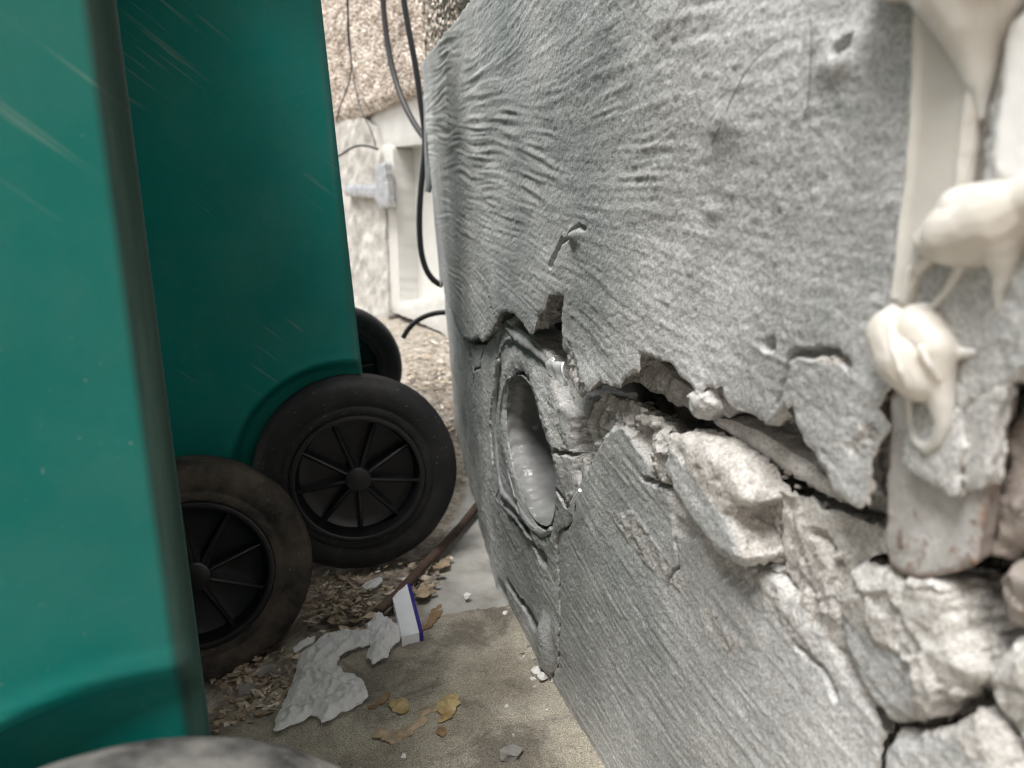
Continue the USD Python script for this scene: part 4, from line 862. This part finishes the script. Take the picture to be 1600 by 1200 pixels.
def stone(px, off, bulge, seed, label, fs=30, fa=.005, skin_px=None, sk=0.0, jit=.0012, m=None, thick=.03, fr_=.85):
    plate('stone', clean(rough_poly(yz(px, off=off), jit, .0008, seed)), None, dome(off, bulge, fr_, seed, fs, fa, skin_px, sk), thick, m or CEMENT, rings=8, round_=.0014, seed=seed, frac_edge=fr_, taper=-.003, as_thing=dict(label=label, cat='stone'))
PINK = simple('pinkish_rubble', (.36, .32, .29), .9, .3, 50, .0012, 420)
stone([(1336,888),(1352,878),(1390,884),(1425,900),(1468,904),(1500,916),(1503,945),(1512,985),(1530,1008),(1542,1050),(1528,1085),(1490,1110),(1440,1124),(1404,1133),(1375,1105),(1350,1060),(1330,1012),(1314,962),(1322,922)], -.003, .004, 191,
      'angular pale stone with a brushed grey face, directly under the steel bar', 24, .007, [(1314,955),(1340,958),(1395,1000),(1445,1030),(1456,1070),(1440,1128),(1404,1140),(1370,1110),(1330,1030)], .0005)
stone([(1388,1168),(1402,1144),(1440,1136),(1500,1124),(1528,1106),(1552,1132),(1590,1180),(1610,1230),(1600,1300),(1390,1300),(1375,1220)], -.002, .004, 192, 'brushed grey stone at the bottom right corner, below the angular pale stone', 24, .007, [(1390,1160),(1440,1145),(1500,1150),(1560,1200),(1560,1300),(1380,1300)], .0005)
stone([(1575,1018),(1600,992),(1700,980),(1720,1160),(1640,1190),(1598,1150),(1566,1075)], -.010, .006, 193, 'grey rough stone cut off by the right edge, level with the angular pale stone', 26, .007)
stone([(1562,912),(1580,884),(1640,868),(1720,860),(1720,975),(1600,984),(1570,960)], -.010, .006, 194, 'rounded pinkish stone at the right edge, beside the foot of the steel bar', 45, .004, m=PINK)
stone([(1582,655),(1625,600),(1740,560),(1740,848),(1600,858),(1572,876),(1554,850),(1560,790),(1572,730)], -.012, .005, 195, 'tall pinkish brown stone at the right edge, beside the steel bar', 40, .005, m=PINK)
stone([(1530,1046),(1545,1032),(1560,1048),(1556,1076),(1540,1082)], -.010, .004, 196, 'small pale pebble wedged right of the angular pale stone', 80, .002)

# cream sealant that has run and dripped
CREAM = mat('cream_sealant', {'g': ('geometry', {}), 'n': ('noise_texture', {'scale': 30.0, 'detail': 4}), 'r': ('rgb_ramp', {'ramp': [(.3, (.50, .475, .43)), (.7, (.60, .575, .53))]}), 'nb': ('noise_texture', {'scale': 60.0, 'detail': 4}), 'b': ('bump', {'distance': .0012, 'strength': .5}),
    'p': ('principled_bsdf', {'roughness': .38, 'specular_ior_level': .45, 'subsurface_weight': .25, 'subsurface_scale': .002, 'subsurface_radius': (1., .7, .45)})}, [('g.position', 'n.vector'), ('n.fac', 'r.fac'), ('r.color', 'p.base_color'), ('g.position', 'nb.vector'), ('nb.fac', 'b.height'), ('b.normal', 'p.normal')])
WSEAL = simple('white_sealant', (.80, .795, .78), .4, .06, 20, .0005, 90, .45)
seal = thing('sealant', label='cream sealant smeared down the wall at the right in strips, blobs and a looping drip', cat='sealant')
def h_strip(o, b, w):
    def f(Y, Z, ed):
        e = np.clip(ed, 0, .012)
        return o + b * np.exp(-((e - w) / (w * .8)) ** 2) + .0006 * sand(Y, Z, 50, 201), 0 * Y, 0 * Y + .5
    return f
plate('strip', clean(rough_poly(yz([(1434,-60),(1431,60),(1427,160),(1420,260),(1409,350),(1402,420),(1394,474),(1420,482),(1436,430),(1470,400),(1500,335),(1516,292),(1519,250),(1524,200),(1532,150),(1545,100),(1560,50),(1575,0),(1580,-60)], off=.0058), .0002, .0006, 202)), seal, h_strip(.0070, .0014, .0016), .008, CREAM, rings=5, round_=.002, rough=.0002, seed=203, frac_edge=0)
plate('white_patch', clean(rough_poly(yz([(1560,80),(1572,36),(1600,14),(1760,-40),(1760,310),(1640,300),(1600,296),(1566,290),(1548,272),(1546,240),(1556,160)], off=.0065), .0002, .0006, 204)), seal, h_strip(.0065, .0002, .0022), .008, WSEAL, rings=5, round_=.0025, rough=.0002, seed=205, frac_edge=0, label='flat whiter patch of sealant at the right edge')
def blob(name, chains, iters=14, res=.0012):
    ms = []
    for ch in chains:
        sp = []
        for (x, y, r, off) in ch:
            k = px2m((x, y)); p = wpt([(x, y)], off * k)[0]
            sp.append(manifold3d.Manifold.sphere(r * k, 20).translate([float(v) for v in p]))
        if len(sp) == 1: ms.append(sp[0])
        for q0, q1 in zip(sp[:-1], sp[1:]): ms.append(manifold3d.Manifold.batch_hull([q0, q1]))
    m = manifold3d.Manifold.batch_boolean(ms, manifold3d.OpType.Add).refine_to_length(res)
    t = to_tri(m); t = trimesh.Trimesh(t.vertices, t.faces, process=True)
    trimesh.smoothing.filter_taubin(t, lamb=.55, nu=.52, iterations=iters)
    t.vertices += t.vertex_normals * ((meshkit.fbm(t.vertices * 120, 3, 207) - .5) * .0012)[:, None]
    obj(name, t, CREAM, seal, True)
blob('drape', [[(1400,-70,50,45),(1560,-70,50,45)], [(1440,-40,30,34),(1505,-30,55,38),(1570,-40,35,30)], [(1505,-30,55,38),(1520,30,42,34),(1527,80,28,30),(1531,130,16,28),(1533,182,5,26)], [(1570,-40,35,30),(1556,30,20,26),(1545,80,12,26),(1535,140,8,26)], [(1450,-30,24,30),(1492,40,16,32),(1512,90,12,30)]])
blob('upper_blob', [[(1464,376,24,30),(1498,364,44,32),(1532,360,46,30),(1556,346,48,30),(1602,314,32,28),(1680,296,36,28)], [(1505,330,32,32),(1550,308,22,28),(1604,300,20,26)], [(1562,372,30,34),(1567,420,14,30),(1561,455,8,26),(1558,486,3,22)], [(1436,374,9,36),(1462,376,26,38)], [(1480,384,24,32),(1520,388,24,34)], [(1440,376,9,36),(1425,420,6,30),(1410,470,6,26)], [(1436,390,6,38),(1420,440,4,34),(1414,470,4,34)], [(1505,408,8,30),(1480,452,6,24),(1452,486,7,24)]], 8, .0010)
blob('lower_blob', [[(1398,520,36,36),(1420,560,42,42),(1440,590,34,40)], [(1440,520,34,34),(1462,545,28,36),(1460,590,26,34)], [(1398,500,22,30),(1408,474,9,28)], [(1430,500,22,30),(1450,480,8,26)], [(1478,548,14,30),(1505,552,8,22),(1534,549,3,14)], [(1460,590,26,34),(1470,625,18,32),(1474,660,12,32),(1466,688,9,32),(1448,701,8,32),(1432,690,6,32),(1422,662,5,32),(1420,620,6,34),(1424,590,12,40)], [(1378,540,16,34),(1398,575,18,40)], [(1404,492,6,48),(1393,512,6,62),(1396,545,5,76),(1408,580,5,76),(1420,606,4,66)], [(1440,545,6,66),(1452,570,5,64),(1466,592,4,50)]], 10, .0009)
DARKM = simple('dark_mortar', (.17, .16, .15), .95, .3, 60, .001, 400)
plate('mortar_joint', clean(rough_poly(yz([(1524,296),(1518,280),(1522,230),(1534,170),(1548,100),(1562,60),(1576,30),(1580,60),(1570,150),(1560,240),(1562,280),(1590,300),(1560,310)]), .0006, .0006, 208)), wall, lambda Y, Z, ed: (.0045 + .0012 * sand(Y, Z, 200, 209), 0 * Y, 0 * Y + .5), .004, DARKM, rings=2, seed=210, frac_edge=0)
HAIR = simple('brush_bristle', (.10, .095, .09), .5, .1)
obj('bristle', tube(spline(wpt([(1120,252),(1114,236),(1114,222),(1124,200),(1134,176),(1148,145),(1166,112),(1190,84),(1216,62)],   .0068), 60), .0002, 6), HAIR, None, 40, label='fine curved brush bristle caught in the render, the longer and lower one', cat='bristle')
obj('bristle', tube(spline(wpt([(1254,190),(1262,160),(1266,110),(1268,60),(1266,30)], .0068), 50), .00018, 6), HAIR, None, 40, label='fine nearly straight brush bristle on the render near the top, left of the sealant strip', cat='bristle')
# ------------------------------------------------------------------ litter on the ground
TISSUE = mat('white_tissue', {'g': ('geometry', {}), 'n': ('noise_texture', {'scale': 30.0, 'detail': 5}), 'r': ('rgb_ramp', {'ramp': [(.3, (.84, .84, .85)), (.55, (.90, .90, .905)), (.75, (.91, .91, .91))]}), 'nd': ('noise_texture', {'scale': 260.0, 'detail': 2}), 'rd': ('rgb_ramp', {'ramp': [(.72, (0, 0, 0)), (.78, (.7, .7, .7))]}), 'm': ('mix', {'color2': (.2, .17, .14)}),
    'd': ('diffuse_bsdf', {}), 't': ('translucent_bsdf', {}), 'mx': ('mix_closure', {'fac': .38})},
    [('g.position', 'n.vector'), ('g.position', 'nd.vector'), ('n.fac', 'r.fac'), ('nd.fac', 'rd.fac'), ('rd.color', 'm.fac'), ('r.color', 'm.color1'), ('m.color', 'd.color'), ('m.color', 't.color'), ('d.BSDF', 'mx.closure1'), ('t.BSDF', 'mx.closure2')], surface='mx.closure')
def crumple(X, Y, seed, s=60):
    p = np.stack([X * s, Y * s, 0 * X + seed], -1)
    w = meshkit.fbm(p * .5, 3, seed)[:, None] * 3
    r1 = 1 - np.abs(meshkit.fbm(p + w, 2, seed + 1) - .5) * 4.5
    r2 = 1 - np.abs(meshkit.fbm(p * 2.1 + w, 2, seed + 2) - .5) * 4.5
    r3 = 1 - np.abs(meshkit.fbm(p * 4.6 + w, 2, seed + 3) - .5) * 4.5
    return np.clip(r1, 0, 1) * .52 + np.clip(r2, 0, 1) * .30 + np.clip(r3, 0, 1) * .18
def rag(name, px, label, cat, m, lo, hi, seed, s=60, thick=.0012, res=.0010, jit=.0012):
    xy = on_ground(px, lo + .35 * hi)[:, :2]
    poly = clean(rough_poly(xy, jit, .0009, seed)); x0, y0, x1, y1 = poly.bounds
    def h(X, Y, ed):
        return lo + .8 * hi * crumple(X, Y, seed, s) * (.35 + .65 * np.clip(ed / .008, 0, 1)), 0 * X, 0 * X + .5
    plate(name, poly, None, h, thick, m, ys=np.arange(x0 - res, x1 + res, res), zs=np.arange(y0 - res, y1 + res, res * 1.4), round_=.0003, rings=1, rough=.0002, basef=gbase, nrmf=gnrm, flip=True, seed=seed, frac_edge=0, as_thing=dict(label=label, cat=cat))
rag('tissue', [(426,1139),(431,1118),(441,1098),(452,1072),(462,1052),(464,1032),(470,1018),(488,1004),(504,990),(522,984),(550,981),(572,980),(590,984),(588,998),(572,1004),(545,1012),(530,1020),(527,1034),(536,1046),(556,1052),(566,1056),(574,1080),(564,1092),(556,1098),(536,1108),(510,1120),(506,1124),(496,1112),(484,1112),(462,1126),(440,1134)],
    'large torn white tissue sprawled on the ground beside the brown-tyred wheel', 'tissue', TISSUE, .009, .009, 221, 58)
rag('tissue', [(578,964),(584,954),(592,951),(602,962),(622,966),(628,980),(622,996),(612,1004),(608,1018),(592,1026),(580,1031),(572,1018),(580,1006),(574,996),(572,978)],
    'small crumpled white tissue wad beside the little white carton', 'tissue', TISSUE, .008, .016, 222, 80)
rag('paper_scrap', [(564,914),(578,904),(594,899),(598,904),(586,914),(570,918)], 'small white paper scrap under the front of the spoked wheel', 'paper scrap', TISSUE, .006, .006, 223, 80)
rag('paper_scrap', [(458,1008),(472,996),(492,990),(490,998),(474,1006),(462,1014)], 'pale crumpled paper scrap above the large torn tissue, by the dusty tyre', 'paper scrap', TISSUE, .008, .008, 224, 90)
YEL = mat('yellowed_film', {'g': ('geometry', {}), 'n': ('noise_texture', {'scale': 60.0, 'detail': 5}), 'r': ('rgb_ramp', {'ramp': [(.3, (.30, .20, .08)), (.5, (.46, .35, .17)), (.7, (.60, .50, .30))]}), 'p': ('principled_bsdf', {'roughness': .3, 'specular_ior_level': .5})}, [('g.position', 'n.vector'), ('n.fac', 'r.fac'), ('r.color', 'p.base_color')])
BARK = simple('dry_bark', (.36, .28, .19), .85, .45, 70, .001, 400)
LEAF = simple('dry_brown_leaf', (.24, .155, .085), .75, .45, 60, .0008, 400)
rag('wrapper', [(684,1100),(690,1086),(704,1080),(714,1082),(715,1096),(706,1112),(696,1124),(686,1116)], 'crinkled amber plastic film on the sandy concrete', 'wrapper', YEL, .0065, .0075, 225, 90, .0005, .0010, .0026)
rag('wrapper', [(610,1096),(622,1088),(634,1090),(640,1104),(630,1114),(616,1112)], 'small yellowish clear film beside dry leaf pieces on the concrete', 'wrapper', YEL, .0065, .005, 226, 90, .0005, .0010, .0026)
for k, (px, lab) in enumerate([([(592,1150),(612,1140),(640,1126),(662,1110),(680,1098),(684,1104),(668,1122),(648,1140),(628,1154),(606,1158)], 'long dry brown leaf strip below the amber film'), ([(576,1104),(590,1092),(606,1078),(612,1082),(600,1098),(584,1108)], 'narrow dry leaf left of the yellowish film'), ([(580,1136),(596,1132),(610,1138),(600,1150),(584,1150)], 'small dark dry leaf at the left end of the leaf strip'), ([(684,1128),(694,1134),(696,1148),(688,1150),(682,1140)], 'tiny amber leaf bit under the amber film'),
        ([(652,918),(664,908),(676,916),(674,926),(660,934),(650,930)], 'brown curled leaf right of the little white carton'), ([(656,980),(668,966),(680,944),(690,938),(688,954),(676,976),(662,986)], 'long tan leaf sliver on the concrete right of the carton'), ([(676,884),(692,872),(708,866),(704,876),(690,888)], 'tan leaf sliver right of the stick')]):
    rag('dry_leaf', px, lab, 'leaf', [BARK, LEAF][k % 2], .0062, .0040, 230 + k, 90, .0007, .0010, .0026)
# carton
CARD = simple('white_card', (.74, .755, .79), .6, .10, 25, .0003, 300)
BLUE = simple('dark_blue_card', (.035, .03, .20), .5, .15, 60)
carton = thing('carton', label='small flat white carton with a dark blue edge, leaning by the tissue wad', cat='carton')
cp = on_ground([(612,930),(636,914),(655,990),(628,997)], .012)
def slab3(top, down):
    T = np.asarray(top, float); B = T - np.array([0, 0, down]); m = trimesh.Trimesh(np.vstack([T, B])).convex_hull; return m
obj('card', slab3(cp + np.array([0, 0, .001]), .010), CARD, carton)
e = (cp[2] - cp[1]); out = np.cross(e, [0, 0, 1.0]); out /= np.linalg.norm(out); out *= np.sign(out @ (cp[1] - cp[0]))
q = np.array([cp[1] + out * .0003, cp[2] + out * .0003, cp[2] + out * .0032, cp[1] + out * .0032])
obj('blue_edge', slab3(q + np.array([0, 0, .0015]), .010), BLUE, carton)
STICK = simple('reddish_brown_stick', (.085, .055, .042), .75, .4, 90, .001, 300)
sp_ = on_ground([(745,791),(720,822),(690,855),(660,886),(632,916),(608,940),(590,955)], .010)
st = tube(spline(sp_, 60), .0045 * (.85 + .3 * meshkit.fbm(np.linspace(0, 9, 60)[:, None] * np.ones(3), 3, 241)), 12)
st.vertices += (meshkit.fbm(st.vertices * 220, 3, 242)[:, None] - .5) * .0022
obj('stick', st, STICK, None, 40, label='reddish brown stick lying from the wall towards the spoked wheel', cat='stick')
# chips, stones
def pebble(name, px, r, seed, m, label=None, cat=None, flat=.6, sink=.3, group=None):
    c = on_ground([px])[0]; s = r / FPX * np.linalg.norm(c - EYE)
    pts = np.random.default_rng(seed).standard_normal((16, 3)); pts /= np.linalg.norm(pts, axis=1, keepdims=True); pts *= s * np.random.default_rng(seed + 1).uniform(.75, 1.2, (16, 1)); pts[:, 2] *= flat
    h_ = trimesh.Trimesh(pts).convex_hull.subdivide(); h_.vertices += (meshkit.noise(h_.vertices / s * 2 + seed, seed)[:, None] - .5) * s * .25
    h_.vertices += c + np.array([0, 0, s * flat * (1 - sink) + .004])
    obj(name, h_, m, None, False, label=label, cat=cat, group=group)
WCH = simple('white_chip', (.74, .73, .70), .7, .1, 60, .0005, 300)
GST = simple('grey_stone_chip', (.24, .23, .215), .9, .3, 60, .001, 400)
for k, (x, y, r, m, lab) in enumerate([(732,940,7,WCH,'single white flake on the grey concrete in front of the stick'), (684,1191,0,WCH,''), (790,966,5,WCH,'pale grit grain at the wall foot, upper end of the slab edge'), (794,1192,20,GST,'flat pale stone at the bottom edge on the sandy concrete'), (385,1090,16,GST,'flat dark stone between the brown tyre and the tissue'), (418,1062,14,GST,'dark stone chip above the torn tissue by the brown tyre'), (356,1142,6,WCH,'white grit by the foot of the nearest bin'),
      (396,1096,3,WCH,''), (690,796,0,WCH,''), (640,1006,3,WCH,''), (705,880,5,WCH,'white chip near the stick on the grey concrete'), (684,905,5,GST,'grey chip beside the carton near the stick'), (650,905,9,GST,'dark blue-grey chip behind the white carton'), (470,1146,5,GST,''), (530,1136,4,GST,''), (632,1192,5,WCH,'white grit near the bottom edge beside the tyre')]):
    if r and lab: pebble('stone_chip' if m is GST else 'white_chip', (x, y), r, 250 + 3 * k, m, lab, 'chip')
for k, (x, y, r, lab) in enumerate([(838,1062,9,'left chip of the white crumb heap at the wall foot'), (848,1072,10,'largest lowest chip of the white crumb heap at the wall foot'), (858,1066,8,'right chip of the white crumb heap at the wall foot'), (846,1058,8,'middle chip of the white crumb heap at the wall foot'), (858,1048,10,'long upper chip of the white crumb heap, in the crack'), (834,1072,5,'tiny left chip of the white crumb heap at the wall foot'), (866,1074,5,'tiny right chip of the white crumb heap at the wall foot')]):
    pebble('white_chip', (x, y), r, 300 + 3 * k, WCH, lab, 'chip', .8, .1)
def pieces(name, stops):
    return mat(name, {'g': ('geometry', {}), 'fr': ('attribute', {'attribute': 'frac'}), 'r': ('rgb_ramp', {'ramp': stops}), 'n': ('noise_texture', {'scale': 260.0, 'detail': 4}), 'rn': ('rgb_ramp', {'ramp': [(.3, (.6, .6, .6)), (.7, (1.3, 1.3, 1.3))]}), 'm': ('mix', {'mix_type': 'multiply', 'fac': 1.0}), 'p': ('principled_bsdf', {'roughness': .85, 'specular_ior_level': .2})},
        [('fr.fac', 'r.fac'), ('g.position', 'n.vector'), ('n.fac', 'rn.fac'), ('r.color', 'm.color1'), ('rn.color', 'm.color2'), ('m.color', 'p.base_color')])
LITTER = pieces('mixed_leaf_litter', [(0, (.15, .11, .075)), (.3, (.34, .27, .19)), (.55, (.50, .42, .32)), (.75, (.25, .19, .13)), (.9, (.58, .51, .42)), (1, (.64, .61, .56))])
GRIT = pieces('mixed_grit', [(0, (.20, .19, .17)), (.5, (.42, .40, .37)), (1, (.72, .70, .67))])
# fine litter nobody could count
def scatter(name, regions, n, m, smin, smax, seed, curl=.5, long_=2.0, lift=.004):
    r_ = np.random.default_rng(seed); V, F = [], []
    rg = np.array([regions[q] for q in r_.integers(len(regions), size=n)], float)
    C = on_ground(np.stack([r_.uniform(rg[:, 0], rg[:, 2]), r_.uniform(rg[:, 1], rg[:, 3])], -1))
    for c in C[~np.isnan(C).any(1)]:
        L = r_.uniform(smin, smax); W_ = L / long_ * r_.uniform(.15, 1.2); u = np.linspace(-1, 1, 5)
        an_ = r_.uniform(0, 6.28); til = r_.uniform(-.4, .4, 2)
        pr = []
        for t in u:
            w = W_ * (1 - t * t) ** .6 * r_.uniform(.35, 1.25) + .0002
            for s in (-1, 0, 1): pr.append((t * L, s * w, curl * L * t * t * .6 + .35 * abs(s) * w * curl + s * w * til[1] + t * L * til[0] * .6))
        P = np.array(pr); R = np.array([[math.cos(an_), -math.sin(an_), 0], [math.sin(an_), math.cos(an_), 0], [0, 0, 1]])
        P = P @ R.T; P[:, 2] -= P[:, 2].min(); P += c + np.array([0, 0, lift])
        o = 15 * len(V); V.append(P)
        for q in range(4):
            for s in range(2):
                a_ = o + q * 3 + s; F += [(a_, a_ + 1, a_ + 4), (a_, a_ + 4, a_ + 3)]
    obj(name, trimesh.Trimesh(np.vstack(V), np.array(F), process=False), m, None, False, {'frac': np.repeat(r_.random(len(V)), 15)}, kind='stuff')
def on_ground_fast(px):
    P = on_ground(px)[0]; return None if np.isnan(P).any() else P
random.seed(3)
scatter('leaf_litter', [(480,905,580,985), (480,905,580,985), (480,940,600,1000), (360,1020,470,1120), (590,880,690,935), (690,640,740,760), (330,1060,420,1150)], 480, LITTER, .0015, .0075, 401, .3, 1.8)
scatter('bark_litter', [(480,905,570,975), (630,505,705,640), (630,505,705,640), (640,560,715,700), (640,560,715,700), (350,1060,470,1130)], 900, LITTER, .002, .010, 402, .35, 2.4)
scatter('pale_grit', [(480,905,580,985), (630,505,705,640), (660,600,715,760), (350,1050,470,1130), (690,1110,860,1180), (830,1030,900,1130), (790,950,850,1040), (880,1080,930,1190)], 420, GRIT, .0006, .0026, 403, .3, 1.2)
